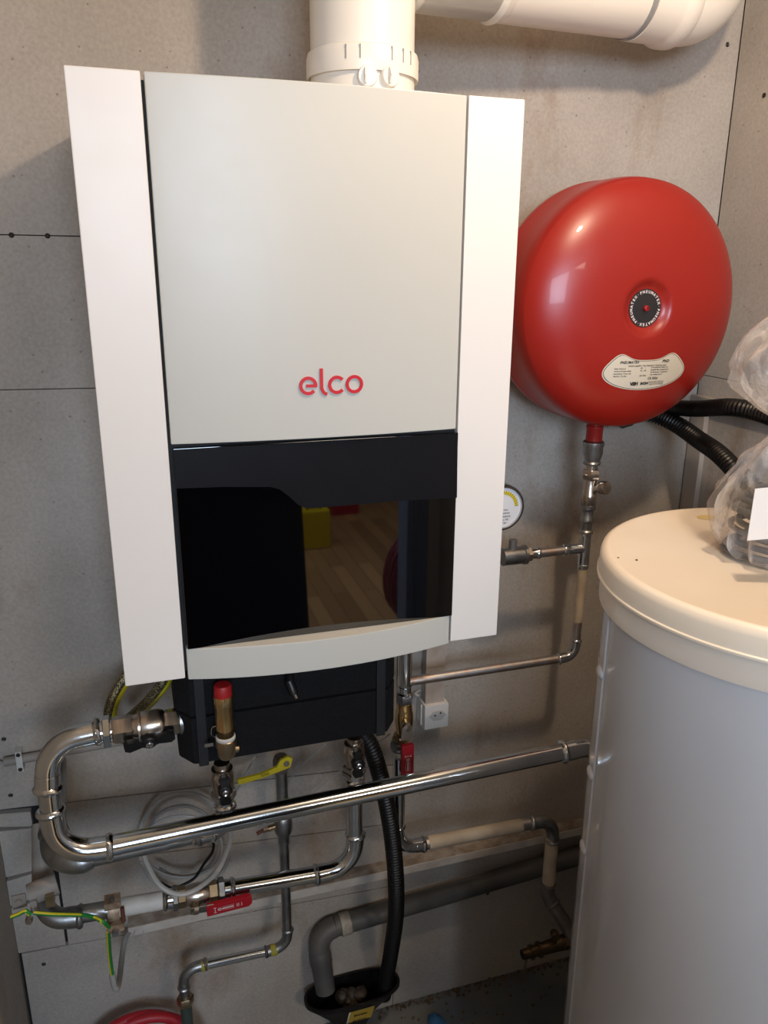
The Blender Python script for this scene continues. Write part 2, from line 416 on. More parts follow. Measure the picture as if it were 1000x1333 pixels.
mb = MB(); stroke(mb, circ(lx(250), zb, R_, -2, 318, 30), W_, yd, .003); stroke(mb, [(lx(228), zb-.0002), (lx(250)+R_+W_*.45, zb-.0002)], W_*.95, yd, .0029); mb.build('logo_letter', REDLOGO, boiler)
mb = MB(); zt = zb+(268-85)*sc_; zl = zb-R_-W_*.35
stroke(mb, [(lx(397), zt), (lx(397), zb+.001)] + [(lx(397)+62*sc_*(1-math.cos(t)), zb-.001-(zb-.001-zl)*math.sin(t)) for t in [i*PI/20 for i in range(1, 11)]], W_, yd, .003); mb.build('logo_letter', REDLOGO, boiler)
mb = MB(); stroke(mb, circ(lx(570), zb, R_, 42, 318, 26), W_, yd, .003); mb.build('logo_letter', REDLOGO, boiler)
mb = MB(); stroke(mb, circ(lx(768), zb, R_, 0, 360, 36), W_, yd, .003); mb.build('logo_letter', REDLOGO, boiler)

# ---------------------------------------------------------------- flue
FY = .185
a = at(398, 60, FY); b_ = at(543, 60, FY); fx = (a.x+b_.x)/2; frd = (b_.x-a.x)/2*.90
flue = thing('flue_pipe', 'upright white flue pipe rising from the top of the boiler', 'pipe', (fx, FY, .812))
zc = at(470, 78, FY-frd).z
FB = .812
MB().lathe([(frd*1.01, 0), (frd*1.01, zc-FB+.005)], (fx, FY, FB), (0, 0, 1), 48).build('adapter', PVC, flue)
MB().lathe([(frd, 0), (frd, ZC-zc-.01)], (fx, FY, zc), (0, 0, 1), 48).build('pipe', PVC, flue)
mb = MB(); mb.lathe([(frd*1.01, .004), (frd*1.075, .0), (frd*1.085, .004), (frd*1.085, .026), (frd*1.06, .034), (frd*1.005, .036)], (fx, FY, zc-.012), (0, 0, 1), 48)
col = mb.build('collar', PVC, flue)
for dg in (-122, -108, -76, -62, -50):
    mb = MB()
    c_, s_ = math.cos(math.radians(dg)), math.sin(math.radians(dg)); M = Matrix.Translation((fx+c_*frd*1.085, FY+s_*frd*1.085, zc)) @ Matrix.Rotation(math.radians(dg), 4, 'Z')
    mb.box((-.002, -.0009, .002), (.0006, .0009, .020), M)
    mb.build('slot', GASKET, flue)
for u in (478, 506):
    pp = at(u, 100, FY-frd*.97); ang = math.asin(max(-1, min(1, (pp.x-fx)/frd))); d = Vector((math.sin(ang), -math.cos(ang), 0))
    o = Vector((fx, FY, pp.z))+d*frd*1.0
    mb = MB(); mb.lathe([(.0145, -.002), (.0145, .006), (.013, .008), (.001, .008)], o, d, 28); pl = mb.build('test_plug', PVC, flue)
    t = Vector((-d.y, d.x, 0)); mb = MB()
    prof = [(x, y) for x, y in [(-.012, 0), (-.0095, .006), (0, .010), (.0095, .006), (.012, 0)]]
    mb.prism([(y, x) for x, y in prof], o+d*.006-t*.0016, d, (0, 0, 1), .0032 if True else 0); mb.build('grip', PVC, pl, bevel=.0006)

# horizontal duct: from the right of the riser to a bend near the corner
A = at(540, -48, .20); B2 = at(868, 2, .28)
DR = .064
duct = thing('flue_duct', 'horizontal white duct near the ceiling ending in a bend in the corner', 'duct', A)
ddir = (B2-A).normalized()
E2 = A+ddir*((B2-A).length)
P = lambda t: lerp(A, B2, t)
MB().tube([P(0), P(1)], DR, 40).build('pipe', PVC, duct)
MB().tube([P(-.02), P(.26), P(.28), P(.31)], [DR*1.0, DR*1.0, DR*1.07, DR*1.0], 40).build('socket', PVC, duct)
MB().tube([P(.83), P(.85)], DR*1.03, 40).build('gasket', GASKET, duct)
MB().tube([P(.85), P(.965), P(.98), P(.995), P(1.03), P(1.045)], [DR*1.06, DR*1.06, DR*1.10, DR*1.16, DR*1.16, DR*1.08], 40).build('bend_socket', PVC, duct)
be = arcpts(P(.9), P(1.22), P(1.22)+Vector((.0, .06, .5)), .085, 14)
MB().tube([P(1.0)]+be+[be[-1]+Vector((0, 0, .12))], DR*1.05, 40).build('bend', PVC, duct)

# ---------------------------------------------------------------- expansion vessel
VX, VZ, VY = .935, .527, .205; VR = .226
ves = thing('expansion_vessel', 'big round red expansion vessel hung on the wall right of the boiler', 'vessel', (VX, .40, VZ))
def dome(r):
    """y of the vessel front at radius r"""
    t = r/VR
    if t > .98: t = .98
    base = VY - .062*math.pow(1-t**3.2, .62)
    dip = .011*math.exp(-(r/.045)**8)
    return base + dip
prof = []
for i in range(90):
    r = VR*.98*i/89; prof.append((r, VY+.2-dome(r)))
prof2 = prof + [(VR*.995, .2+VY-(VY+.006)), (VR, .2+VY-(VY+.020)), (VR, .2-.095), (VR*1.006, .2-.097), (VR*1.006, .2-.108), (VR, .2-.110), (VR*.97, .2-.128), (VR*.85, .2-.141), (.02, .2-.148)]
MB().lathe(prof2[::-1], (VX, VY+.2, VZ), (0, -1, 0), 96).build('shell', RED, ves, angle=60)
MB().lathe([(.001, 0), (.06, 0), (.06, .072)], (VX, WY, VZ), (0, -1, 0), 24).build('wall_bracket', OLDSTEEL, ves)
dsk = MB(); yc = dome(0)
dsk.lathe([(.0335, -.001), (.0335, .0015), (.001, .0018)], (VX, yc, VZ), (0, -1, 0), 40); badge = dsk.build('badge', mat('black_badge', '232226', .4), ves, 'round black badge with white ring lettering')
mb = MB()
full = '\u00b7PNEUMATEX'*3
a0 = 90+38; n = len(full)
for i, ch in enumerate(full):
    if ch == ' ': continue
    an = math.radians(a0+4 - (i+.5)*360/n); rr_ = .0265
    c_, s_ = math.cos(an), math.sin(an)
    if ch == '\u00b7':
        mb.lathe([(.0006, 0), (.0006, .0001)], (VX+c_*(rr_+.0024), yc-.0020, VZ+s_*(rr_+.0024)), (0, -1, 0), 6); continue
    def f(x, y, c_=c_, s_=s_): return Vector((VX+c_*(rr_+y)+s_*x, yc-.0020, VZ+s_*(rr_+y)-c_*x))
    put_text(mb, ch, .0068, f, .00022)
mb.build('badge_lettering', WHITEPRINT, badge)
MB().lathe([(.005, 0), (.0048, .006), (.0030, .007), (.003, .0045), (.0001, .0045)], (VX, yc-.002, VZ), (0, -1, 0), 16).build('valve_cap', REDP, badge)
# data label, bent round the shell below the badge
q_ = lambda u, v: at(u, v, dome(.1))
def topc(t):   # t -1..1 ; returns height of the upper edge (m) relative to label centre
    return .0175 + .0135*math.exp(-((abs(t)-.64)/.25)**2)
LC = at(835, 480, VY-.045); LW = (at(889, 475, VY-.045).x-at(781, 485, VY-.045).x)/2
slope = (at(874, 458, VY-.045).z-at(800, 462, VY-.045).z)/(at(874, 458, VY-.045).x-at(800, 462, VY-.045).x)
def lab(x, y, off=.0006):
    X = LC.x+x; Z = LC.z+y
    return Vector((X, dome(math.hypot(X-VX, Z-VZ))-off, Z))
def labgrid(mb, shrink, off, m=80):
    rows = []
    for i in range(m+1):
        t = math.sin((-1+2*i/m)*PI/2)*(1 if True else 0); x = t*(LW-shrink)
        side = math.sqrt(max(0, 1-abs(t)**5))
        zt = -.004+(topc(t)+.004)*side - shrink; zb_ = -.004-.034*(math.sqrt(max(0, 1-t*t)))+ shrink
        if zt < zb_: zt = zb_
        rows.append([lab(x, zb_+(zt-zb_)*k/16, off) for k in range(17)])
    mb.quadgrid(rows)
mb = MB(); labgrid(mb, 0, .0005); lb = mb.build('data_label', mat('label_cream', 'cfc8b8', .5), ves, 'cream kidney-shaped data label')
mb = MB(); labgrid(mb, .0016, .0008); mb.build('label_border', INK, lb)
mb = MB(); labgrid(mb, .0024, .0011); mb.build('label_face', MATS['label_cream'], lb)
mb = MB()
L_ = lambda dx, dy: (lambda x, y: lab(x+dx, y+dy, .0017))
def Ls(dx, dy, sh=.25): return lambda x, y: lab(x+dx+sh*y, y+dy, .0017)
put_text(mb, 'PNEUMATEX', .0066, Ls(-.037, .0120), .00018, 1.05)
put_text(mb, 'PND', .0072, Ls(.040, .0125), .0002, 1.05)
put_text(mb, 'Ausdehnungsgefass / Vase d\'expansion / Expansion vessel', .0040, L_(.002, .0064), .00002, .9)
yy = .0018
for i, (l, m_, r_) in enumerate((('Inhalt / Volume (l)', 'PD      1', 'Zul. Betriebsdruck Pression max.'), ('Vordruck / Pression initiale', '0.5 .. 1.00', 'admissible / Max. working pressure'), ('Betriebstemp. / Temp. max.', '', 'Zul. Betriebstemp. / Temperature'), ('Fabrik-Nr. / No. fabr.', '086 / 0203', 'max. working temp. 70'))):
    put_text(mb, l, .0036, L_(-.066, yy-i*.0046), .00002, .9, 'LEFT'); put_text(mb, m_, .0036, L_(-.012, yy-i*.0046), .00002, .9, 'LEFT'); put_text(mb, r_, .0034, L_(.010, yy+.001-i*.0044), .00002, .85, 'LEFT')
put_text(mb, 'CE 0036', .0066, L_(.018, -.0185), .0001, .95)
put_text(mb, 'VSSH', .0085, L_(-.020, -.0285), .0005, .8); put_text(mb, 'SVGW', .0070, L_(.002, -.0280), .0003, .8)
for i in range(3): put_text(mb, 'Pneumatex AG CH-4133 Pratteln', .0028, L_(.012, -.0235-i*.0026), 0, .85, 'LEFT')
mb.build('label_print', INK, lb)
# outlet and shut-off below the vessel
OY = .27
ox = at(773, 575, OY).x
def zv(v, u=772): return at(u, v, OY).z
MB().lathe([(.0165, 0), (.0165, .03), (.0175, .032), (.0175, .036), (.0155, .038), (.0155, .08)], (ox, OY, zv(577)), (0, 0, 1), 24).build('outlet', mat('dark_red_enamel', '8a1410', .4), ves)
vs_ = thing('service_valve', 'small grey and brass lockshield valve right under the red vessel', 'valve', (ox, OY, zv(690)))
o0 = Vector((ox, OY, 0))
def lz(parent, name, m, prof, seg=24):
    """profile given as (radius, photo row)"""
    MB().lathe([(r, zv(v)) for r, v in prof][::-1], o0, (0, 0, 1), seg).build(name, m, parent)
lz(vs_, 'union', OLDSTEEL, [(.0165, 573), (.0215, 575), (.0215, 580), (.0200, 582), (.0205, 590), (.0170, 596), (.0160, 600), (.0180, 602), (.0175, 604), (.013, 605)])
lz(vs_, 'neck', NICKEL, [(.0125, 603), (.0125, 613)])
lz(vs_, 'nut', NICKEL, [(.0160, 611), (.0185, 613), (.0185, 621), (.0150, 624)], 6)
lz(vs_, 'body', NICKEL, [(.0125, 622), (.0135, 640), (.0155, 642), (.0160, 652), (.0135, 657)])
lz(vs_, 'lower_nut', NICKEL, [(.0145, 643), (.0165, 645), (.0165, 654), (.0145, 657)], 6)
lz(vs_, 'connector', OLDSTEEL, [(.0165, 657), (.0165, 661), (.0125, 663), (.0120, 672), (.0145, 674), (.0145, 677), (.0115, 679), (.0115, 688), (.0145, 690), (.0145, 693)])
cp = at(786, 635, OY-.02)
MB().tube([Vector((ox, OY, zv(637))), cp], .0085, 16).build('cap_stem', NICKEL, vs_)
MB().lathe([(.0130, 0), (.0140, .002), (.0140, .014), (.0125, .017), (.001, .018)], cp+Vector((-.003, .006, 0)), (.25, -1, .1), 28).build('cap', NICKEL, vs_)
blk = at(818, 552, .33)
kb = thing('wall_bracket', 'black rounded bracket foot just below the red vessel', 'bracket', blk)
MB().lathe([(.022, 0), (.022, .004), (.0, .014)], blk+Vector((0, .02, 0)), (0, 0, -1), 24).build('knob', BLACKP, kb)
MB().box(blk+Vector((-.028, .03, -.012)), (blk.x+.030, WY, blk.z+.03)).build('plate', BEIGE, kb, bevel=.001)

# tee column, side branch, drop and long run back to the boiler
# (22 mm pressed steel, on the same plane as the valve)
R2 = .0098
line = thing('vessel_pipe', 'thin steel pipe from under the red vessel back to the boiler', 'pipe', at(524, 887, OY))
tz = at(766, 713, OY).z
rod(line, (ox, OY, zv(692)), (ox, OY, zv(737)), R2*1.22, STEEL, 'tee')
mb = MB(); sleeve(mb, (ox, OY, zv(725)), (0, 0, -1), R2, .018); sleeve(mb, (ox, OY, zv(702)), (0, 0, 1), R2, .018)
mb.tube([(ox, OY, tz), (ox-.045, OY, tz)], R2*1.12, 20); sleeve(mb, (ox-.030, OY, tz), (-1, 0, 0), R2, .022); mb.build('tee_socket', STEEL, line)
lx_ = at(697, 717, OY).x
rod(line, (ox-.03, OY, tz), (lx_, OY, tz), R2, RUSTY, 'branch_pipe')
c2 = at(763, 851, OY); c2.x = ox-.002
e1 = at(640, 868, OY); cB = Vector((ox-.002, OY, at(763, 852, OY).z)); lft = at(526, 882, OY)
lft.z = cB.z-.0
rod(line, (ox, OY, zv(735)), (ox-.001, OY, zv(806)), R2, PAINT, 'painted_pipe', label='cream painted pipe length')
elbow(line, (ox-.001, OY, zv(735)), cB, lft, R2, .026, STEEL)
rod(line, cB+Vector((0, 0, .03)), (ox-.001, OY, zv(806)), R2*1.0, RUSTY, 'pipe')
rod(line, cB+Vector((-.03, 0, 0)), lft, R2, RUSTY, 'pipe')
# union + gauge at the left end of the branch
un = thing('union_fitting', 'dark steel union where the gauge branch meets the boiler side', 'fitting', (lx_, OY, tz))
mb = MB(); sleeve(mb, (lx_-.012, OY, tz), (1, 0, 0), R2, .022); mb.build('socket', STEEL, un)
mb = MB(); hexnut(mb, (lx_-.024, OY, tz), (lx_-.010, OY, tz), .0155); mb.build('nut', NICKEL, un)
MB().tube([(lx_-.075, OY, tz), (lx_-.03, OY, tz), (lx_-.028, OY, tz), (lx_-.022, OY, tz)], [.0185, .0185, .0205, .0205], 24).build('body', OLDSTEEL, un)
MB().tube([(lx_-.052, OY, tz), (lx_-.052, OY, tz+.035)], .0085, 16).build('riser', GREYPIPE, un)
gz = at(655, 660, OY-.03); 
ga = thing('pressure_gauge', 'round chrome pressure gauge half hidden behind the boiler edge', 'gauge', (lx_-.052, OY, tz+.03))
gc = at(652, 660, OY-.012); gr_ = at(680, 660, OY-.012).x-gc.x
MB().lathe([(gr_*.95, 0), (gr_, .004), (gr_, .022), (gr_*.97, .025), (gr_*.88, .025), (gr_*.86, .020), (.001, .020)], gc+Vector((0, .015, 0)), (0, -1, 0), 48).build('case', mat('chrome', 'b8babd', .15, 1), ga)
MB().lathe([(gr_*.87, 0), (.001, .0004)], gc+Vector((0, -.0055, 0)), (0, -1, 0), 40).build('dial', mat('dial_face', 'd6d6da', .4), ga)
MB().tube([gc+Vector((0, .01, -gr_*.9)), (gc.x, OY, tz+.025)], .006, 12).build('stem', OLDBRASS, ga)
mb = MB(); rows = [[], []]
mb.quadgrid([[gc+Vector((math.cos(t)*k*gr_, -.0065, math.sin(t)*k*gr_)) for t in [math.radians(3+i*3) for i in range(40)]] for k in (.58, .72)]); mb.build('yellow_band', YELLOW, ga)
mb = MB()
for i in range(12):
    t = math.radians(5+i*9); mb.tube([gc+Vector((math.cos(t)*.6*gr_, -.0068, math.sin(t)*.6*gr_)), gc+Vector((math.cos(t)*.75*gr_, -.0068, math.sin(t)*.75*gr_))], .0004, 4)
for i, s_ in enumerate(('bar max', 'Anlagedruck', 'Betriebsdruck', 'kPa x 100', '1.5 bar')):
    put_text(mb, s_, .0052, lambda x, y, i=i: gc+Vector((x+.004, -.0068, y-.006-i*.0068)))
mb.build('dial_print', INK, ga)

# ---------------------------------------------------------------- foam block
x0, x1, zb0, zt0, y0, y1 = .070, .449, -.193, -.030, .06, .32
fb = thing('pump_insulation_block', 'black foam insulation block hanging directly beneath the boiler', 'insulation', ((x0+x1)/2, .19, zb0))
def capsule(z0, z1, nm, xo=0):
    # plan outline with broad chamfers on the corners
    c = .022; poly = [(x0+xo, y0+c+.01), (x0+c+xo, y0), (x1-c-xo, y0), (x1-xo, y0+c+.01), (x1-xo, y1), (x0+xo, y1)]
    mb = MB(); mb.prism(poly, (0, 0, z0), (1, 0, 0), (0, 1, 0), z1-z0); return mb.build(nm, BLACKFOAM, fb, bevel=.005)
zm = -.1055
capsule(zm+.0012, zt0, 'upper_shell'); capsule(zb0, zm-.0012, 'lower_shell')
for xs in (x0+.030, x1-.044):
    MB().box((xs, y0-.0045, zb0-.002), (xs+.016, y0+.01, zt0+.001)).build('strap', BLACKSTRAP, fb, bevel=.0015)
MB().box((.10, .10, zt0-.001), (.44, .30, .0035)).build('top_plate', BLACKP, fb)
t = at(380, 893, y0-.012)
MB().tube([t+Vector((0, .02, .02)), t+Vector((-.004, 0, .008)), t+Vector((.002, -.004, -.012))], .008, 12).build('plug', BLACKP, fb)
MB().tube([t+Vector((.002, -.004, -.010)), t+Vector((.006, -.006, -.020))], .0028, 8).build('plug_tip', NICKEL, fb)
def coil(name, c, ax, ay, r, turns, m, label, cat, seg=8, jit=.004, lift=0.0, seed=1, ext=(), per=28):
    random.seed(seed); pts = []
    N = int(turns*per)
    for i in range(N+1):
        t_ = 2*PI*i/per; k = 1+.06*math.sin(i*.23+seed)
        pts.append(Vector(c)+Vector(ax)*math.cos(t_)*k+Vector(ay)*math.sin(t_)*k+Vector(ax).cross(Vector(ay)).normalized()*(lift*i/N+jit*math.sin(i*.31)))
    pts = list(ext)+pts
    return tag(MB().tube(pts, r, seg).build(name, m), label, cat)
coil('cable_loop', at(300, 862, y0-.012)+Vector((0, .03, .012)), (.062, 0, .004), (0, .040, .006), .0042, 2.2, BLACKP, 'black cable looped on top of the foam block behind the red cap', 'cable', lift=.012)

# ---------------------------------------------------------------- safety valve
SY = y0-.028
sv = thing('safety_valve', 'upright brass safety valve with a red cap in front of the foam block', 'valve', at(296, 985, SY))
sx = at(292, 930, SY).x
def sz(v, u=292): return at(u, v, SY).z
def sl(name, m, prof, seg=28, par=None, lab_=None):
    return MB().lathe([(r, sz(v)) for r, v in prof][::-1], (sx, SY, 0), (0, 0, 1), seg).build(name, m, par or sv, lab_)
sl('cap', REDP, [(.008, 890), (.0125, 890.5), (.0143, 893), (.0146, 907), (.0135, 909)], lab_='red plastic cap')
sl('barrel', BRASS, [(.0158, 904), (.0160, 906), (.0158, 918), (.0150, 919), (.0150, 947), (.0130, 948), (.0130, 958)])
sl('window_band', mat('dark_brass', '4f4028', .4, .8), [(.0133, 949), (.0138, 950), (.0138, 957), (.0133, 958)])
sl('sealing_ring', WPAINT, [(.0140, 957), (.0160, 958), (.0160, 961), (.0140, 963)])
sl('body', OLDBRASS, [(.0135, 960), (.0165, 962), (.0170, 970), (.0150, 974), (.0145, 982), (.011, 986)])
sp = Vector((sx, SY, sz(974)))
MB().tube([sp+Vector((.008, 0, -.004)), sp+Vector((.019, .002, -.006))], .006, 12).build('outlet', OLDBRASS, sv)
MB().tube([sp, sp+Vector((0, .04, 0))], .012, 14).build('connection', OLDBRASS, sv)
lp = Vector((sx-.014, SY, sz(955)))
MB().tube(smooth([lp+Vector((0, 0, -.006)), lp+Vector((-.008, -.004, .004)), lp+Vector((-.006, 0, .014)), lp+Vector((.002, 0, .016))], 6), .0006, 6).build('seal_wire', NICKEL, sv)
MB().box(lp+Vector((-.020, -.001, -.019)), lp+Vector((-.006, .001, -.013))).build('seal_tag', NICKEL, sv)

# ---------------------------------------------------------------- ball valves
def butterfly(root, c, axis, face, L=.026):
    """black wing handle: axis = wing direction, face = outward"""
    a = Vector(axis).normalized(); f_ = Vector(face).normalized(); n = a.cross(f_); c = Vector(c)
    mb = MB(); mb.lathe([(.0125, -.012), (.0125, .004), (.010, .007), (.001, .007)], c, f_, 20)
    for sg in (1, -1):
        poly = [(.004, -.010), (.013, -.0065), (L, -.0105), (L+.007, -.006), (L+.007, .007), (L, .0105), (.013, .0065), (.004, .010)]
        mb.prism([(sg*x, y) for x, y in poly][::sg], c-f_*.005, a, f_.cross(a), .010*(1 if True else 0))
    h = mb.build('handle', BLACKP, root, 'black wing handle', bevel=.001)
    MB().lathe([(.0062, 0), (.0062, .0025), (.004, .004), (.0012, .0022)], c+f_*.007, f_, 12).build('screw', mat('chrome', 'b8babd', .15, 1), h)
AY = .10; RA = .0175
vA = thing('ball_valve', 'nickel ball valve with horizontal black wing handle left of foam block', 'valve', at(180, 945, AY))
pa, pb = at(146, 951, AY), at(228, 938, AY); pb.z = pa.z+.0; pb = Vector((x0+.012, AY, pa.z))
dd = pb-pa; Lp = lambda t_: pa+dd*t_
mb = MB(); hexnut(mb, Lp(0), Lp(.30), .0225); mb.build('hex_end', NICKEL, vA)
MB().tube([Lp(.28), Lp(.38), Lp(.42), Lp(.66), Lp(.72), Lp(.74)], [.019, .022, .024, .024, .021, .018], 24).build('body', NICKEL, vA)
MB().tube([Lp(.36), Lp(.36), Lp(.39), Lp(.39)], [.022, .0255, .0255, .022], 24).build('ring', NICKEL, vA)
mb = MB(); hexnut(mb, Lp(.72), Lp(.96), .0215); mb.build('union_nut', NICKEL, vA)
MB().tube([Lp(.94), Lp(1.04)], .024, 24).build('flange', OLDSTEEL, vA)
butterfly(vA, Lp(.50)+Vector((.0, -.026, -.014)), (1, 0, .12), (0, -1, -.25), .033)

# ---------------------------------------------------------------- main heating pipe A
A0 = pa; ang_ = 0
C1 = at(57, 966, AY); C1.z = A0.z; C1x = C1.x
Cb = at(82, 1114, .075); Cb.x = C1x
E1 = at(741, 977, .075)
main = thing('heating_pipe', 'long shiny steel pipe bending from wing valve and running right in front', 'pipe', (C1x, AY, Cb.z))
a1, a2 = elbow(main, A0, C1, Cb, RA, .058)
b1, b2 = elbow(main, C1, Cb, E1, RA, .058)
rod(main, A0, a1, RA, STEEL); rod(main, a2, b1, RA, STEEL)
dE = (E1-Cb).normalized(); rod(main, b2, E1, RA, STEEL, label='long straight run')
mb = MB(); sleeve(mb, E1+dE*.01, -dE, RA, .030); ce = E1+dE*.06
pts = arcpts(E1, ce, ce+Vector((.03, .02, -.10)), .04, 8); mb.tube([E1]+pts+[pts[-1]+Vector((.015, .01, -.05))], RA*1.08, 20); mb.build('end_elbow', STEEL, main)
mb = MB(); hexnut(mb, A0+Vector((-.014, 0, 0)), A0+Vector((-.002, 0, 0)), .0265); mb.build('lock_nut', STEEL, main)

# ---------------------------------------------------------------- valve below block, left + pipe behind the main one
def drop_valve(label, u, vtop, vbot, Y, face=(0, -1, 0)):
    t0 = at(u, vtop, Y); x = t0.x; z = lambda v: at(u, v, Y).z
    rt = thing('ball_valve', label, 'valve', (x, Y, z(vbot)))
    H = vbot-vtop
    MB().lathe([(.014, z(vtop-6)), (.014, z(vtop+1)), (.019, z(vtop+1.5)), (.019, z(vtop+5)), (.0165, z(vtop+6))][::-1], (x, Y, 0), (0, 0, 1), 20).build('union', NICKEL, rt)
    MB().lathe([(.0165, z(vtop+6)), (.0200, z(vtop+10)), (.0205, z(vtop+H*.55)), (.0185, z(vtop+H*.75))][::-1], (x, Y, 0), (0, 0, 1), 24).build('body', NICKEL, rt)
    MB().lathe([(.0205, z(vtop+H*.72)), (.0225, z(vtop+H*.75)), (.0225, z(vbot-2)), (.0200, z(vbot))][::-1], (x, Y, 0), (0, 0, 1), 6).build('hex_end', NICKEL, rt)
    butterfly(rt, (x+.001, Y-.024, z(vtop+H*.50)), (0, 0, 1), face, .021)
    return x, z(vbot)
BY = .165
vx1, vz1 = drop_valve('ball valve with upright wing handle below the red-capped safety valve', 289, 998, 1040, .14)
back = thing('return_pipe', 'dull steel pipe hidden behind the long shiny pipe', 'pipe', at(180, 1095, .14))
rb = .0155
mb = MB(); sleeve(mb, (vx1, .14, vz1+.006), (0, 0, -1), rb, .022); mb.build('socket', STEEL, back)
k1 = Vector((vx1, .14, at(291, 1079, .14).z)); k2 = at(105, 1120, .14); k2 = Vector((k2.x, .14, k2.z)); k1b = k1.copy()
elbow(back, (vx1, .14, vz1), k1, k2, rb, .030, OLDSTEEL)
rod(back, (vx1, .14, vz1), k1+Vector((0, 0, .02)), rb, OLDSTEEL)
k3 = at(66, 1128, .14); k3w = Vector((k3.x-.004, WY, k3.z+.045))
dk = (k2-k1).normalized(); kc = k2+dk*.045; kw = Vector((kc.x-.014, WY, kc.z+.028))
rod(back, k1+dk*.025, k2, rb, OLDSTEEL)
mb = MB(); s0 = lerp(k1, k2, .16); sleeve(mb, s0, dk, rb, .022); sleeve(mb, s0, -dk, rb, .022); mb.build('coupling', STEEL, back)
pts = arcpts(k2, kc, kw, .055, 10); mb = MB(); mb.tube([k2-dk*.02]+pts, [rb*1.15]+[.0225]*len(pts), 22); mb.tube([pts[-1], kw], .0215, 22); sleeve(mb, pts[-1], kw-kc, .0205, .035); mb.build('big_elbow', OLDSTEEL, back)

# ---------------------------------------------------------------- middle valve and lower steel pipe
vx2, vz2 = drop_valve('ball valve with upright wing handle beneath the right end of foam block', 461, 965, 1005, BY)
low = thing('flow_pipe', 'steel pipe dropping from foam block and turning left to the red lever valve', 'pipe', at(300, 1160, BY))
m1 = Vector((vx2, BY, at(466, 1128, BY).z)); m2 = at(292, 1158, BY)
m1s, m1e = elbow(low, (vx2, BY, vz2), m1, m2, RA*.92, .055)
mb = MB(); sleeve(mb, (vx2, BY, vz2+.004), (0, 0, -1), RA*.92, .024); mb.build('socket', STEEL, low)
mb = MB(); hexnut(mb, (vx2, BY, vz2+.006), (vx2, BY, vz2-.004), .024); mb.build('lock_nut', NICKEL, low)
rod(low, (vx2, BY, vz2), m1s, RA*.92, STEEL); rod(low, m1e, m2, RA*.92, STEEL)
dl = (m2-m1).normalized()
mb = MB(); sleeve(mb, m2+dl*.004, -dl, RA*.92, .024); mb.build('socket', STEEL, low)
mb = MB(); hexnut(mb, m2-dl*.000, m2+dl*.012, .024); mb.build('lock_nut', OLDSTEEL, low)
def lever_text(mb, f):
    """white print: stop sign, ring emblem, a block of tiny letters, rules"""
    def rect(x0, y0, x1, y1): mb.bm.faces.new([mb.bm.verts.new(f(*q)) for q in ((x0, y0), (x1, y0), (x1, y1), (x0, y1))])
    rect(-.0275, -.006, -.0265, .006); rect(-.0300, .0055, -.0240, .0065); rect(-.0300, -.0065, -.0240, -.0055)
    for i in range(14):
        a, b = 2*PI*i/14, 2*PI*(i+1)/14
        mb.bm.faces.new([mb.bm.verts.new(f(-.0185+r*math.cos(t), r*math.sin(t))) for r, t in ((.0024, a), (.0036, a), (.0036, b), (.0024, b))])
    rect(-.0190, -.0012, -.0180, .0012)
    for i in range(9): rect(-.0135+i*.0024, -.0016, -.0135+i*.0024+.0019, .0016)
    rect(-.0135, -.0046, .0085, -.0041); rect(-.0135, .0042, .0085, .0047)
    rect(.0135, -.004, .0145, .004); rect(.0165, -.004, .0175, .004); rect(.0225, -.004, .0233, .004); rect(.0205, -.004, .0230, -.0033)
# lever valve on it
l0 = m2+dl*.012; l1 = at(232, 1172, BY); l1 = l0+dl*((l1-l0).length); LL = (l1-l0).length
lv = thing('lever_valve', 'brass ball valve with red lever lying along the lower left pipe', 'valve', lerp(l0, l1, .5))
mb = MB(); hexnut(mb, l0, l0+dl*LL*.25, .0205); mb.build('hex_end', OLDBRASS, lv); mb = MB(); hexnut(mb, l0+dl*LL*.80, l0+dl*LL*1.02, .0200); mb.build('hex_end', OLDBRASS, lv)
MB().tube([l0+dl*LL*.22, l0+dl*LL*.32, l0+dl*LL*.5, l0+dl*LL*.68, l0+dl*LL*.82], [.0165, .0200, .0215, .0200, .0165], 24).build('body', NICKEL, lv)
fc = Vector((0, -1, -.35)).normalized(); hc = lerp(l0, l1, .60)+fc*.030
MB().tube([lerp(l0, l1, .60), hc], .0095, 18).build('stem', OLDBRASS, lv)
mb = MB(); hexnut(mb, hc, hc+fc*.006, .0085); mb.build('handle_nut', NICKEL, lv)
ld = -dl; ln = ld.cross(fc)
hs = hc+ld*.020; hs2 = at(268, 1183, (BY-.035)); he = at(329, 1176, BY-.035)
mb = MB(); mb.prism([(-.010, -.011), (.030, -.012), (.038, -.008), (.038, .008), (.030, .010), (-.010, .011)], hc+fc*.002, ld, ln, .0025); mb.build('lever_arm', OLDSTEEL, lv, bevel=.0005)
hM = at(299, 1180, BY-.034); hx = ld; hz = (Vector((0, -.1, 1)) - hx*hx.z).normalized(); 
hx = (at(329, 1171, BY-.034)-at(270, 1186, BY-.034)).normalized(); hz = Vector((-hx.z, -.10, hx.x)).normalized()
HL = (at(329, 1171, BY-.034)-at(270, 1186, BY-.034)).length/2
mb = MB(); mb.prism([(-HL, -.0125), (HL-.006, -.0125), (HL, -.006), (HL, .008), (HL-.005, .0125), (-HL, .0125)], hM, hx, hz, -.010); lg = mb.build('lever_grip', LEVER, lv, 'dark red lever grip with white print', bevel=.0012)
nrm = hx.cross(hz).normalized(); nrm = nrm if nrm.y < 0 else -nrm
fr_o = hM+nrm*.0006
mb = MB(); lever_text(mb, lambda x, y: fr_o+hx*x+hz*y); mb.build('lever_print', WHITEPRINT, lg)
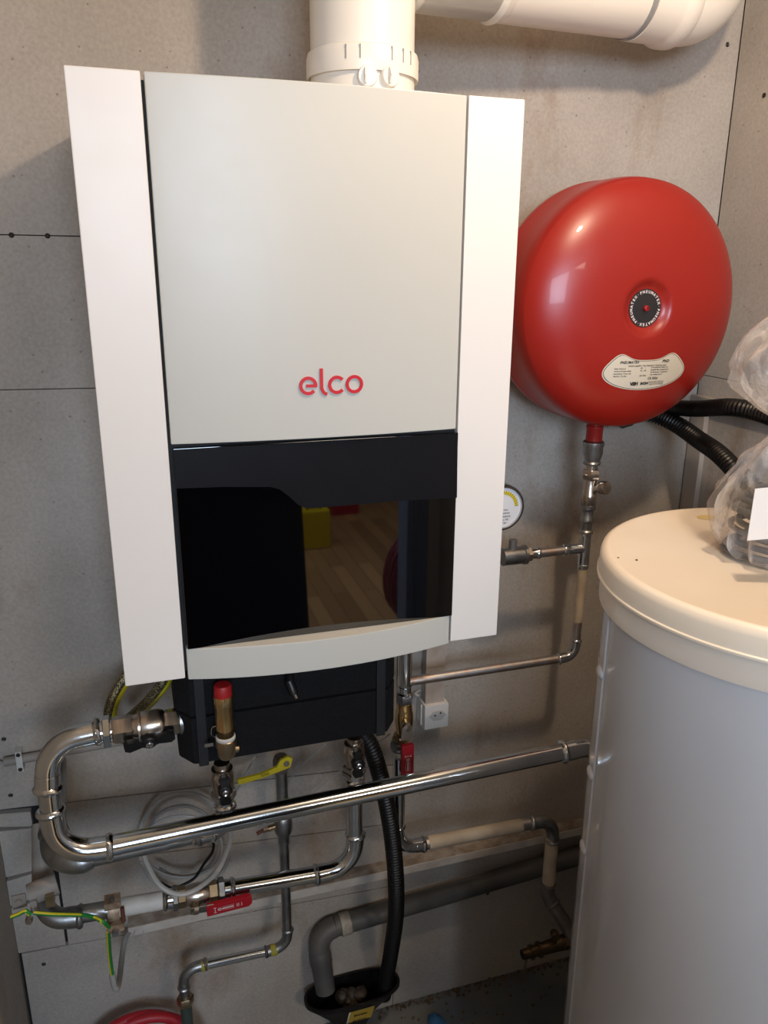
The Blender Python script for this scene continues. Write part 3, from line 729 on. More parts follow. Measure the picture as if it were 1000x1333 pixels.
# white painted length with clamp, elbow into the wall
n0 = l1; n1 = at(152, 1190, BY); n1 = n0+dl*((n1-n0).length); n2 = n0+dl*((at(92, 1203, BY)-n0).length)
mb = MB(); sleeve(mb, n0+dl*.004, dl, RA*.92, .024); mb.build('socket', STEEL, low)
mb = MB(); hexnut(mb, n0, n0+dl*.010, .0225); mb.build('lock_nut', OLDSTEEL, low)
rod(low, n0+dl*.02, n1+dl*.01, RA*.95, WPAINT, 'painted_pipe', label='white painted pipe length')
n3 = Vector((at(56, 1206, BY).x, BY, n2.z-.002)); nw = n3+Vector((-.008, .12, .09))
elbow(low, n1, n3+Vector((.005, 0, 0)), nw, RA*.95, .040, OLDSTEEL, beads=(1, 0)); rod(low, n1, n2, RA*.9, OLDSTEEL)
ee = arcpts(n1, n3+Vector((.005, 0, 0)), nw, .040)[-1]
stub = thing('wall_stub_pipe', 'beige painted stub pipe between lower elbow and the big grey elbow', 'pipe', ee)
MB().tube([ee, ee+Vector((0, .02, .03)), ee+Vector((.004, .05, .09)), ee+Vector((.004, .07, .115))], [.0175, .0185, .0185, .0185], 20).build('pipe', BEIGE, stub)
CLAMPM = mat('stained_clamp_metal', 'b9a690', .5, .5, '8a6f58', 60, .3)
# pipe clamps carrying the earth wire
cl = thing('earth_clamp', 'rusty square earth clamp at the left end of the white painted pipe', 'clamp', n1)
for t_, sz_ in ((0, .0235),):
    MB().tube([n1+dl*-.006, n1+dl*.014], sz_*.92, 12).build('band', CLAMPM, cl)
    MB().box(n1+Vector((-.018, -.022, .017)), n1+Vector((.010, .004, .031))).build('jaw', CLAMPM, cl, bevel=.001)
    MB().box(n1+Vector((-.018, -.022, -.034)), n1+Vector((.012, .004, -.019))).build('jaw', CLAMPM, cl, bevel=.001)
    MB().tube([n1+Vector((-.004, -.016, .028)), n1+Vector((-.004, -.016, .040))], .004, 10).build('bolt', OLDSTEEL, cl)
    MB().tube([n1+Vector((.012, -.018, -.016)), n1+Vector((.012, -.018, .014))], .0038, 10).build('bolt', mat('rust', '6b3f2e', .7, .3), cl)
    MB().tube([n1+Vector((-.004, -.020, -.030)), n1+Vector((-.004, -.031, -.030))], .006, 6).build('bolt', OLDSTEEL, cl)
cy = .14
cp_ = at(50, 1172, cy)
cl2 = thing('earth_clamp', 'beige earth clamp with loose plate at the far left wall stub', 'clamp', cp_)
MB().tube([cp_+Vector((-.016, .01, .006)), cp_+Vector((.030, .02, .012))], .019, 12).build('band', BEIGE, cl2)
q1_ = at(24, 1172, cy); MB().box(q1_+Vector((-.011, -.004, -.015)), q1_+Vector((.013, .001, .013)), None).build('plate', BEIGE, cl2, bevel=.003)
MB().tube([q1_+Vector((.001, -.001, 0)), q1_+Vector((.001, -.0065, 0))], .0062, 6).build('bolt', BEIGE, cl2)
MB().box(cp_+Vector((.012, -.010, -.012)), cp_+Vector((.026, .010, .012))).build('jaw', OLDBRASS, cl2, bevel=.001)
MB().box(cp_+Vector((-.012, -.012, -.016)), cp_+Vector((-.001, .010, .010))).build('jaw', BEIGE, cl2, bevel=.001)
q3 = at(38, 1197, cy-.02); MB().tube([q3+Vector((.002, 0, .014)), q3], .0045, 8).build('lug', NICKEL, cl2)
MB().tube([q3+Vector((0, .004, 0)), q3+Vector((0, -.006, 0))], .0062, 6).build('lug_screw', NICKEL, cl2)
# green and yellow earth wires
def wire(label, pts, r=.0036, gname='earth_wire'):
    P_ = smooth(pts, 8); rt = thing(gname, label, 'cable', P_[0])
    MB().tube(P_, r, 10).build('green_sheath', GREEN, rt)
    Q = []; n_ = len(P_)
    for i, p in enumerate(P_):
        Q.append(p+Vector((0, -r*.35, 0))+(Vector((0, 0, 1)) if abs((P_[min(i+1, n_-1)]-P_[max(0, i-1)]).normalized().z) < .6 else Vector((-1, 0, 0)))*r*.52)
    MB().tube(Q, r*.62, 8).build('yellow_stripe', YELLOW, rt)
wy = cy-.03
wire('short cut green and yellow earth wire end at the far left', [at(14, 1194, wy), at(24, 1190, wy), at(33, 1186, wy), at(40, 1190, wy)])
wire('green and yellow earth wire running to the rusty clamp', [at(44, 1188, wy), at(70, 1190, wy), at(105, 1191, wy+.01), at(122, 1194, wy+.02), at(134, 1200, wy+.01), at(142, 1207, BY-.03)])
wire('green and yellow earth wire hanging down below the rusty clamp', [at(141, 1212, BY-.02), at(142, 1230, BY), at(144, 1252, BY+.02), at(147, 1272, BY+.03)])
tag(MB().tube(smooth([at(146, 1268, BY+.028), at(149, 1284, BY+.03), at(153, 1286, BY+.04), at(156, 1270, .27), at(159, 1245, .33), at(163, 1222, .37), at(170, 1212, .395)], 8), .0058, 10).build('grey_cable', mat('pale_grey_cable', '9a9a98', .5)), 'pale grey cable hooking down from the wall batten end', 'cable')
tag(MB().tube(smooth([at(176, 1212, .38), at(173, 1224, .378), at(177, 1232, .378), at(184, 1226, .378), at(187, 1212, .383)], 6), .0009, 6).build('wire_tie', CABLE), 'thin wire loop hanging from the batten end at the left', 'wire')

# ---------------------------------------------------------------- gas pipe
GY = .31
gx = at(368, 1050, GY).x
gas = thing('gas_pipe', 'thin grey gas pipe dropping behind the long pipes to the floor', 'pipe', (gx, GY, -1.2))
gz_ = lambda v: at(370, v, GY).z
rod(gas, (gx, GY, gz_(1002)), (gx, GY, gz_(1068)), .0125, OLDSTEEL)
MB().lathe([(.0135, gz_(1060)), (.0190, gz_(1064)), (.0200, gz_(1078)), (.0165, gz_(1084)), (.0125, gz_(1087)), (.0125, gz_(1096))][::-1], (gx, GY, 0), (0, 0, 1), 24).build('tee', OLDSTEEL, gas)
rg = .0105
g1 = Vector((gx, GY, at(376, 1232, GY).z)); g2 = at(238, 1262, GY); g3 = Vector((g2.x, GY, at(241, 1345, GY).z))
s_, e_ = elbow(gas, (gx, GY, 0), g1, g2, rg, .034, OLDSTEEL)
rod(gas, (gx, GY, gz_(1088)), s_, rg, OLDSTEEL)
s2, e2 = elbow(gas, g1, g2, g3, rg, .034, OLDSTEEL); rod(gas, e_, s2, rg, STEEL)
rod(gas, e2, (g2.x, GY, at(241, 1306, GY).z), rg, OLDSTEEL)
hz1 = at(241, 1299, GY).z
mb = MB(); hexnut(mb, (g2.x, GY, hz1+.006), (g2.x, GY, hz1-.016), .0185); mb.build('hex_nut', OLDBRASS, gas)
MB().tube([(g2.x, GY, hz1-.014), (g2.x, GY, ZF)], .0125, 16).build('lower_pipe', mat('greenish_pipe', '4c5a54', .5, .4), gas)
for p, d in ((lerp(g1, g2, .14), 1), (lerp(g1, g2, .80), 1)):
    dd_ = (g2-g1).normalized(); MB().tube([p-dd_*.007, p+dd_*.007], rg*1.18, 18).build('yellow_mark', mat('faded_yellow_paint', 'a39a3a', .6), gas)
gv = thing('gas_valve', 'gas cock with long yellow lever under the foam block', 'valve', (gx, GY, gz_(1000)))
gy2 = .24
yv = at(372, 991, gy2)
MB().lathe([(.014, 0), (.017, .006), (.017, .03), (.014, .036)], (gx, GY, gz_(1003)), (0, 0, 1), 8).build('body', GREYPIPE, gv)
MB().tube([(gx, GY, gz_(998)), yv+Vector((0, .01, 0))], .008, 12).build('stem', OLDBRASS, gv)
y2 = at(308, 1012, gy2); hx = (y2-yv).normalized(); hz = Vector((-hx.z, 0, hx.x)); LH = (y2-yv).length
mb = MB(); mb.prism([(-.014, -.006), (-.006, -.013), (.010, -.010), (.020, .002), (LH*.55, .006), (LH, .002), (LH, .014), (LH*.5, .016), (.018, .014), (-.006, .012)], yv, hx, hz, .007); mb.build('lever', YELLOW, gv, 'yellow lever', bevel=.001)
mb = MB(); put_text(mb, 'GAS', .009, lambda x, y: yv+Vector((0, -.0085 if hx.cross(hz).y < 0 else -.0006, 0))-hx*(x-.045)-hz*(y-.011)); mb.build('lever_print', INK, gv)
MB().tube([yv+Vector((0, -.010, 0)), yv], .0065, 6).build('handle_nut', NICKEL, gv)
tv = thing('test_nipple', 'tiny brass bleed nipple sticking left out of the grey tee', 'valve', (gx-.02, GY, gz_(1073)))
z_ = gz_(1073)
MB().tube([(gx-.012, GY, z_), (gx-.034, GY-.004, z_)], .0065, 10).build('body', OLDBRASS, tv)
MB().tube([(gx-.034, GY-.004, z_), (gx-.044, GY-.006, z_)], .0052, 6).build('nut', NICKEL, tv)
MB().tube([(gx-.044, GY-.006, z_), (gx-.058, GY-.008, z_-.004)], .0036, 10).build('cap', mat('rust', '6b3f2e', .7, .3), tv)

# ---------------------------------------------------------------- right riser group
DY = .27; RD = .0140
dx_ = at(519, 1040, DY).x
rz = lambda v: at(519, v, DY).z
rt = thing('cold_water_pipe', 'steel pipe with cream painted lengths running right towards the tank', 'pipe', (dx_, DY, rz(1090)))
d1 = Vector((dx_, DY, at(521, 1104, DY).z)); d2 = at(716, 1068, DY); d2.z = d1.z+.0; 
d2 = Vector((at(721, 1066, DY).x, DY, at(721, 1066, DY).z)); d3 = Vector((d2.x, DY, at(718, 1165, DY).z)); d4 = at(752, 1228, .20)
s_, e_ = elbow(rt, (dx_, DY, 0), d1, d2, RD, .042)
rod(rt, (dx_, DY, rz(985)), s_, RD, STEEL)
s2, e2 = elbow(rt, d1, d2, d3, RD, .042, OLDSTEEL)
dd_ = (d2-d1).normalized()
rod(rt, e_, e_+dd_*.045, RD, RUSTY); rod(rt, e_+dd_*.030, s2-dd_*.045, RD*1.08, PAINT, 'painted_pipe', label='cream painted pipe length'); rod(rt, s2-dd_*.046, s2, RD, RUSTY)
rod(rt, e2, d3+Vector((0, 0, .012)), RD*1.1, PAINT, 'painted_pipe', label='cream painted pipe length')
pts = arcpts(d2, d3, d4, .05, 8); mb = MB(); mb.tube(pts, RD*1.2, 20); mb.tube([pts[-1], d4+(d4-d3).normalized()*.08], RD*1.2, 20)
sleeve(mb, pts[0], (0, 0, 1), RD, .022); sleeve(mb, pts[-1]+(d4-d3).normalized()*.018, (d3-d4), RD*1.1, .02); mb.build('lower_elbow', GREYPIPE, rt)
dcy = .215
DKB = mat('brown_brass', '6b5a42', .42, 1, '85735a', 25, .15)
dk_ = thing('drain_cock', 'tarnished brass drain cock with chain beside the tank foot', 'valve', at(712, 1230, dcy))
c0 = at(748, 1214+8, dcy); c1 = at(680, 1243, dcy); dd_ = (c1-c0).normalized(); Ld = (c1-c0).length; S = lambda t_: c0+dd_*Ld*t_
mb = MB(); hexnut(mb, S(.02), S(.22), .0185); mb.build('hex_end', DKB, dk_)
MB().tube([S(.20), S(.24), S(.30), S(.62), S(.66), S(.66), S(.70), S(.70), S(.86)], [.015, .018, .0165, .0145, .0145, .019, .019, .0135, .0135], 20).build('body', DKB, dk_)
MB().tube([S(.86), S(1.0)], [.0125, .0118], 20).build('spout', DKB, dk_)
MB().tube([S(.82), S(.85)], .0180, 20).build('ring', DKB, dk_)
MB().lathe([(.0105, 0), (.0105, .001), (.0001, .0012)], S(1.0), dd_, 16).build('spout_hole', HOLE, dk_)
tpp = S(.42)+Vector((0, -.006, .036)); MB().tube([S(.42), tpp], .0075, 12).build('stem', DKB, dk_)
MB().lathe([(.0095, -.012), (.0105, -.008), (.0105, .008), (.0085, .011), (.001, .011)], tpp, (-.3, -1, .3), 18).build('stem_cap', DKB, dk_)
MB().tube([S(.83)+Vector((0, 0, .015)), S(.86)+Vector((-.002, -.004, .032))], .0025, 8).build('lug', DKB, dk_)
mb = MB(); cs = S(.95)+Vector((.004, 0, -.014)); zc_ = cs.z; k = 0
while k < 12:
    c_ = cs+Vector((.0012*math.sin(k*1.3), 0, -k*.0075)); A_ = Vector((1, 0, 0)) if k % 2 else Vector((0, 1, 0))
    mb.tube([c_+A_*.0022*math.cos(t2)+Vector((0, 0, .0046*math.sin(t2))) for t2 in [i*PI/5 for i in range(11)]], .0007, 5, False); k += 1
mb.build('chain', DKB, dk_)

# red lever valve above
rv = thing('lever_valve', 'brass ball valve with red lever hanging down beside the wall socket', 'valve', (dx_, DY, rz(985)))
vz_ = lambda v: at(528, v, DY).z; vx_ = at(527, 900, DY).x
rod(rt, (vx_, DY, vz_(905)), (vx_, DY, .02), RD*.9, STEEL, 'upper_pipe')
mb = MB(); sleeve(mb, (vx_, DY, vz_(893)), (0, 0, -1), RD*.9, .02); mb.build('socket', STEEL, rt)
mb = MB(); hexnut(mb, (vx_, DY, vz_(902)), (vx_, DY, vz_(914)), .0185); mb.build('top_nut', OLDSTEEL, rv)
MB().lathe([(.0165, vz_(914)), (.0165, vz_(922)), (.0190, vz_(926)), (.0200, vz_(938)), (.0170, vz_(950)), (.0165, vz_(958))][::-1], (vx_, DY, 0), (0, 0, 1), 20).build('body', BRASS, rv)
mb = MB(); hexnut(mb, (dx_+.004, DY, vz_(955)), (dx_+.004, DY, vz_(965)), .0195); mb.build('lower_nut', OLDBRASS, rv)
mb = MB(); sleeve(mb, (dx_, DY, vz_(962)), (0, 0, -1), RD, .024); hexnut(mb, (dx_, DY, vz_(963)), (dx_, DY, vz_(970)), .0200); mb.build('outlet_nut', OLDSTEEL, rv)
hp = at(529, 946, DY-.045)
MB().tube([(vx_, DY, vz_(938)), hp], .009, 14).build('stem', OLDBRASS, rv)
MB().lathe([(.0095, -.002), (.0095, .006), (.001, .007)], hp, (0, -1, 0), 6).build('handle_nut', NICKEL, rv)
ht, hb = at(530, 968, DY-.05), at(531, 1030, DY-.05)
mb = MB(); mb.prism([(-.010, 0), (-.0125, -.028), (.0125, -.028), (.011, 0), (0, .010)], hp+Vector((0, -.001, 0)), (1, 0, 0), (0, 0, 1), .004); mb.build('lever_arm', NICKEL, rv, bevel=.0006)
mb = MB(); mb.box((ht.x-.0130, DY-.058, hb.z), (ht.x+.0130, DY-.048, ht.z)); lg = mb.build('lever_grip', LEVER, rv, 'dark red lever grip with white print', bevel=.0014)
mc = lerp(ht, hb, .45); mb = MB(); lever_text(mb, lambda x, y: Vector((ht.x+y, DY-.0585, mc.z-x))); mb.build('lever_print', WHITEPRINT, lg)

# ---------------------------------------------------------------- cable duct and socket
so = thing('wall_socket', 'white wall socket with two visible holes at the foot of the trunking', 'socket', at(566, 945, .40))
a_ = at(553, 918, .368); b_ = at(583, 948, .368)
X0, X1, Z0, Z1 = a_.x, b_.x, at(555, 950, .368).z, at(555, 919, .368).z
bx = MB().box((X0, .366, Z0), (X1, WY, Z1)).build('box', SOCKET, so, bevel=.0035)
MB().box((X0-.003, .384, Z0+.004), (X1+.003, .388, Z1-.006)).build('seam', SOCKET, bx, bevel=.001)
cx_, cz_ = (X0+X1)/2+.002, (Z0+Z1)/2+.003
hexp = [(-.021, 0), (-.010, .0125), (.010, .0125), (.021, 0), (.010, -.0125), (-.010, -.0125)]
MB().prism(hexp, (cx_, .3645, cz_), (1, 0, 0), (0, 0, 1), -.004).build('insert', mat('socket_insert', 'c4c0bb', .4), so, bevel=.0008)
mb = MB()
for qx, qz in ((-.0065, .0015), (.0065, .0060)): mb.tube([(cx_+qx, .3650, cz_+qz), (cx_+qx, .3638, cz_+qz)], .0022, 10)
mb.build('pin_hole', HOLE, so)
tk = thing('cable_trunking', 'upright cream cable trunking rising from the wall socket', 'trunking', ((X0+X1)/2, .40, Z1))
MB().box((X0+.004, .375, Z1-.001), (X1-.008, WY, .12)).build('cover', TRUNK, tk, bevel=.0012)
MB().box((X0-.020, .402, Z1+.005), (X0+.004, WY, .12)).build('channel', mat('grey_channel', '8d8a86', .6), tk, bevel=.0008)
tag(MB().tube(smooth([at(545, 906, .38), at(541, 903, .385), at(546, 899, .40), at(552, 897, .415)], 6), .003, 8).build('cable_end', CABLE), 'short white cable end curling left of the wall socket', 'cable')

# ---------------------------------------------------------------- hoses
def corrugated(name, pts, r, m, label, cat, pitch=.0072, depth=.0030, n=24, parent=None):
    P_ = smooth(pts, n); L = [0]
    for a, b in zip(P_, P_[1:]): L.append(L[-1]+(b-a).length)
    tot = L[-1]; N = int(tot/pitch*4); Q = []; R = []; j = 0
    for i in range(N+1):
        s = tot*i/N
        while j < len(L)-2 and L[j+1] < s: j += 1
        Q.append(P_[j].lerp(P_[j+1], (s-L[j])/max(1e-9, L[j+1]-L[j]))); R.append(r-(depth if i % 4 in (0, 1) else 0))
    o = MB().tube(Q, R, 18).build(name, m, parent, angle=80)
    return tag(o, label, cat) if parent is None else o
corrugated('drain_hose', [at(468, 950, .26), at(484, 975, .25), at(500, 1030, .24), at(512, 1100, .24), at(516, 1180, .25), at(509, 1240, .30), at(503, 1272, .345), at(500, 1296, .368)], .0185, BLACKHOSE, 'black corrugated hose hanging from the foam block into the funnel', 'hose')
corrugated('corrugated_hose', [at(820, 520, .385), at(862, 529, .372), at(905, 532, .29), at(950, 530, .16), at(985, 536, .10), at(1020, 548, .04), at(1060, 560, -.02)], .0175, BLACKHOSE, 'upper black corrugated hose passing right behind the red vessel', 'hose', .0080)
corrugated('corrugated_hose', [at(800, 530, .385), at(846, 538, .378), at(880, 552, .335), at(912, 574, .26), at(935, 590, .18), at(957, 612, .12), at(985, 645, .07), (1.18, .10, .10)], .0190, BLACKHOSE, 'lower black corrugated hose curving down behind the tank', 'hose', .0080)
def braided(label, pts):
    rt_ = thing('gas_hose', label, 'hose', pts[0]); P_ = smooth(pts, 10)
    MB().tube(P_, .0115, 16).build('yellow_jacket', mat('yellow_jacket', 'b9ad22', .35, coat=.3), rt_)
    Q = [p+Vector((-.004, -.006, .0035)) for p in P_]
    MB().tube(Q, .0088, 14).build('braid', braid, rt_)
braid = mat('steel_braid', '3d382c', .4, .7, '9c9372', 420, .8, 420, contrast=(.46, .54), detail=1)
braided('yellow braided gas hose bending out behind the boiler bottom left corner', [at(172, 872, .30), at(160, 890, .29), at(149, 910, .28), at(144, 930, .28), at(146, 950, .30), at(170, 965, .34)])
braided('second yellow braided gas hose passing above the wing valve', [at(222, 872, .20), at(213, 890, .20), at(199, 908, .21), at(185, 922, .24), at(170, 935, .30)])
# flat conduit on the left with clip
cd = thing('conduit', 'thin beige conduit on the wall passing behind the left bend', 'conduit', at(4, 992, .405))
c_a, c_b = at(5, 992, .408), at(150, 966, .408); c_a = Vector((c_a.x, .408, c_a.z)); 
MB().tube([c_a, c_b, at(232, 950, .408)], .0095, 14).build('tube', BEIGE, cd)
cc_ = at(26, 988, .408)
mb = MB(); mb.box(cc_+Vector((-.006, -.0115, -.020)), cc_+Vector((.006, -.0095, .020))); mb.box(cc_+Vector((-.006, -.0115, -.022)), cc_+Vector((.006, .012, -.018))); mb.box(cc_+Vector((-.006, -.0115, .018)), cc_+Vector((.006, .012, .022))); mb.build('clip', WPAINT, cd, bevel=.001)
for s__ in (-1, 1): MB().lathe([(.0042, 0), (.0042, .0012), (.001, .002)], cc_+Vector((0, -.0115, .0165*s__)), (0, -1, 0), 10).build('screw', SCREW, cd)
tag(MB().tube([at(-8, 990, .405), at(5, 993, .408)], .0022, 8).build('grey_wire', GREYCABLE), 'thin grey wire entering the conduit end at the left edge', 'cable')

# ---------------------------------------------------------------- loose cables on wall
LCY = .375
def loop(label, pts, r=.0035, m=CABLE, nm='cable_loop'):
    return tag(MB().tube(smooth(pts, 12), r, 8).build(nm, m), label, 'cable')
def ell(cu, cv, ru, rv_, a0, a1, Y, n=14, tilt=0):
    out = []
    for i in range(n+1):
        t_ = math.radians(a0+(a1-a0)*i/n); x = math.cos(t_)*ru; y = math.sin(t_)*rv_; c_, s_ = math.cos(tilt), math.sin(tilt)
        out.append(at(cu+x*c_-y*s_, cv+x*s_+y*c_, Y+.003*math.sin(i)))
    return out
loop('outermost pale cable loop on the wall below the foam block', ell(240, 1098, 60, 66, -205, 160, LCY, 18), .0045)
loop('inner pale grey cable loop on the wall under the foam block', ell(238, 1095, 47, 46, -190, 130, LCY-.008, 16), .0032, GREYCABLE)
loop('small pale cable loop nested inside the other loops', ell(237, 1102, 52, 40, -165, 150, LCY-.015, 14), .0030)
loop('thin black cable bend hanging under the long pipe', [at(278, 1092, .355), at(277, 1108, .355), at(266, 1124, .355), at(254, 1142, .355), at(240, 1151, .355), at(224, 1156, .355), at(208, 1148, .355)], .0032, BLACKP, 'black_cable')
loop('thick white cable crossing in front of the red lever valve', [at(184, 1102, .20), at(192, 1125, .17), at(208, 1152, .135), at(232, 1164, .125), at(258, 1156, .13), at(284, 1132, .17), at(298, 1100, .22), at(300, 1078, .26)], .0048)
loop('thin white cable arching from foam block over the grey pipe', [at(425, 968, .35), at(405, 985, .35), at(385, 1005, .36), at(376, 1024, .37), at(380, 1038, .37), at(396, 1040, .37)], .0016)
loop('thin cable slanting down behind the middle wing valve', [at(462, 990, .37), at(440, 1006, .375), at(420, 1022, .38), at(404, 1036, .385)], .0012)
loop('short white cables hanging behind the left wing valve', [at(332, 985, .33), at(322, 1004, .34), at(308, 1030, .35), at(300, 1050, .36)], .0022)
loop('thin cable hooked under the right end of foam block', [at(508, 955, .35), at(500, 962, .35), at(492, 966, .35), at(486, 962, .35)], .0016, GREYCABLE)

# ---------------------------------------------------------------- waste pipe and funnel
PY = .388
ws = thing('waste_pipe', 'dark grey plastic waste pipe along the wall ending over the funnel', 'pipe', at(420, 1290, PY))
w1 = at(412, 1213, PY-.0); w2 = at(757, 1113, PY); w0 = at(424, 1290, .345)
pr = .0235
s_, = [0],
pts = arcpts(w0, w1, w2, .045, 10)
dw = (w2-w1).normalized()
MB().tube([pts[-1], w2+dw*.12], pr, 24).build('pipe', PVCGREY, ws)
mb = MB(); mb.tube(pts, pr*1.06, 24); k_ = (w0-w1).normalized(); mb.tube([pts[0], pts[0]+k_*.012, pts[0]+k_*.014, pts[0]+k_*.03], [pr*1.05, pr*1.16, pr*1.16, pr*1.16], 24); mb.build('elbow', PVCGREY, ws)
w0b = lerp(w1, w0, 1.0)
MB().tube([pts[0]+k_*.01, w0b], [pr*1.12, pr*.98], 24).build('down_pipe', PVCGREY, ws)
cw = w1+dw*(at(449, 1200, PY)-w1).length
MB().tube([cw-dw*.012, cw+dw*.012], pr*1.12, 24).build('tape_band', mat('old_white_tape', 'aaa69c', .7, 0, '8c857a', 40), ws)
fn = thing('funnel', 'black wall funnel with yellow label catching the drain hoses', 'funnel', at(461, 1333, .36))
fl, fr2 = at(399, 1290, .335), at(525, 1272, .335)
zr = at(460, 1266, .412).z
fcx = (fl.x+fr2.x)/2; fw = (fr2.x-fl.x)/2
def ring(cx, cz, a, yb, yfr, n=40):
    out = []
    for i in range(n):
        t_ = 2*PI*i/n; x = math.copysign(abs(math.cos(t_))**.75, math.cos(t_))*a; y = math.sin(t_)
        yc_ = (yb+yfr)/2; out.append(Vector((cx+x, yc_+math.copysign(abs(y)**.85, y)*(yb-yfr)/2, cz+(.0 if True else 0))))
    return out
outer = [ring(fcx, zr, fw, WY-.004, .318), ring(fcx, zr-.008, fw*1.0, WY-.004, .318), ring(fcx, zr-.03, fw*.86, WY-.006, .330), ring(fcx, zr-.085, fw*.50, WY-.01, .352), ring(fcx, zr-.16, fw*.25, WY-.02, .372)]
inner = [ring(fcx, zr-.16, fw*.2, WY-.024, .376), ring(fcx, zr-.085, fw*.44, WY-.016, .358), ring(fcx, zr-.03, fw*.80, WY-.012, .337), ring(fcx, zr-.008, fw*.94, WY-.010, .326), ring(fcx, zr, fw*.95, WY-.009, .323)]
mb = MB(); mb.quadgrid(outer+inner+[outer[0]], True); mb.build('bowl', mat('dirty_black_plastic', '0e0e0f', .4, 0, '2b2622', 30, .2, contrast=(.5, .8)), fn)
p5 = Vector((fcx+.004, .372, zr-.030)); mb = MB()
for i in range(7): 
    c_ = p5+Vector((random.uniform(-.03, .03), random.uniform(-.008, .008), random.uniform(-.01, .008))); mb.lathe([(.001, -.016), (.013, -.008), (.018, .004), (.010, .016), (.001, .018)], c_, (random.uniform(-1, 1), random.uniform(-1, 1), 1), 10)
mb.build('drain_body', mat('grimy_trap', '241f1a', .5, 0, '4c4036', 60, .4), fn)
MB().tube([Vector((fcx, .38, zr-.15)), Vector((fcx, .38, ZF+.001))], .022, 16).build('spout', BLACKP, fn)
mb = MB(); yl = lambda z: .262+(zr-.008-z)*.60-.0012
lt, lb_ = at(455, 1314, .285), at(487, 1334, .285); zt_, zb_ = at(470, 1311, .33).z, at(470, 1332, .345).z
def fl_pt(x, z, off=0): 
    k = (zr-.008-z); return Vector((x, .318+k*(.55 if k < .022 else .45)-.0015-off, z))
lxa, lxb = at(454, 1320, .33).x, at(487, 1320, .33).x
mb.quadgrid([[fl_pt(lxa, zb_), fl_pt(lxb, zb_)], [fl_pt(lxa, zt_), fl_pt(lxb, zt_)]]); lab_o = mb.build('label', mat('yellow_label', 'c9a83c', .5), fn, 'yellow and white label with black print')
mb = MB(); mb.quadgrid([[fl_pt(lxa, zb_, .0002), fl_pt(lxa+.004, zb_, .0002)], [fl_pt(lxa, zt_, .0002), fl_pt(lxa+.004, zt_, .0002)]]); mb.quadgrid([[fl_pt(lxa, zt_-.004, .0002), fl_pt(lxb, zt_-.004, .0002)], [fl_pt(lxa, zt_, .0002), fl_pt(lxb, zt_, .0002)]]); mb.build('label_edge', PAPER, lab_o)
mb = MB(); lm = (lxa+lxb)/2
put_text(mb, 'bwelo', .014, lambda x, y: fl_pt(lm+x, (zt_+zb_)/2+.001+y*1.1, .0006), .0005); put_text(mb, '54 5410', .0105, lambda x, y: fl_pt(lm+x, zb_+.003+y, .0006), .0003); mb.build('label_print', INK, lab_o)

# ---------------------------------------------------------------- floor things
hb_ = at(180, 1316, .375); hb_.z -= .125
coil('garden_hose', (hb_.x, .345, hb_.z), (.125, 0, 0), (0, .020, .125), .0115, 2.3, REDHOSE, 'red rubber hose coiled against the wall in the bottom left corner', 'hose', 12, .0, .020, 3, per=36)
bl = atz(566, 1322, ZF+.02)
fold = MB(); rowsb = []
for i in range(6):
    for_ = []
    for j in range(5):
        x = -.026+.052*j/4*(1-.12*i); y = .0+.05*i/5; for_.append(Vector((bl.x+x+.003*i, bl.y-.03+y, ZF+.004+.030*math.sin(PI*min(1, (i+.6)/5.5))*(1-abs(j-2)/3.2))))
    rowsb.append(for_)
fold.quadgrid(rowsb); tag(fold.build('cloth', mat('blue_cloth', '2f6390', .8)), 'small blue cloth scrap on the floor right of the funnel', 'cloth')
# dirt heaped along the foot of the wall
random.seed(11); mb = MB()
for i in range(260):
    x = random.uniform(.52, 1.22); y = WY-abs(random.gauss(0, .012))-.002 if random.random() < .75 else random.uniform(.30, .41); s = random.uniform(.0015, .0055)
    mb.lathe([(.0005, -s*.3), (s, 0), (s*.7, s*.6), (.0005, s*.8)], (x, y, ZF+.001), (random.uniform(-.3, .3), random.uniform(-.3, .3), 1), 6)
o = mb.build('floor_dirt', mat('brown_dirt', '4a3b2c', .9, 0, '6b5c4a', 60)); o['kind'] = 'stuff'; tag(o, 'brown crumbs of dirt along the foot of the back wall', 'dirt')

# ---------------------------------------------------------------- hot water tank
TX, TY, TZ, TR = .953, -.256, .188, .281
tank = thing('water_tank', 'large white cylindrical hot water tank with cream lid in front right', 'tank', (TX, TY, ZF))
MB().lathe([(TR*.95, 0), (TR*.955, .03), (TR*.955, TZ-.075-ZF)], (TX, TY, ZF), (0, 0, 1), 96).build('body', BODYM, tank)
MB().lathe([(TR*.955, 0), (TR*.985, .004), (TR*.985, .020), (TR*.972, .030), (TR*.972, .042)], (TX, TY, TZ-.084), (0, 0, 1), 96).build('collar', mat('cream_collar', 'ddd2c4', .3), tank)
TL = TR
MB().lathe([(TL*.975, 0), (TL+.0022, .0006), (TL+.0022, .0035), (TL, .005), (TL*.998, .028), (TL*.990, .036), (TL*.972, .0400), (TL*.955, .0405), (TL*.94, .0385), (TL*.60, .0370), (TL*.585, .0355), (.001, .035)], (TX, TY, TZ-.040), (0, 0, 1), 120).build('lid', LIDM, tank, 'cream plastic lid')
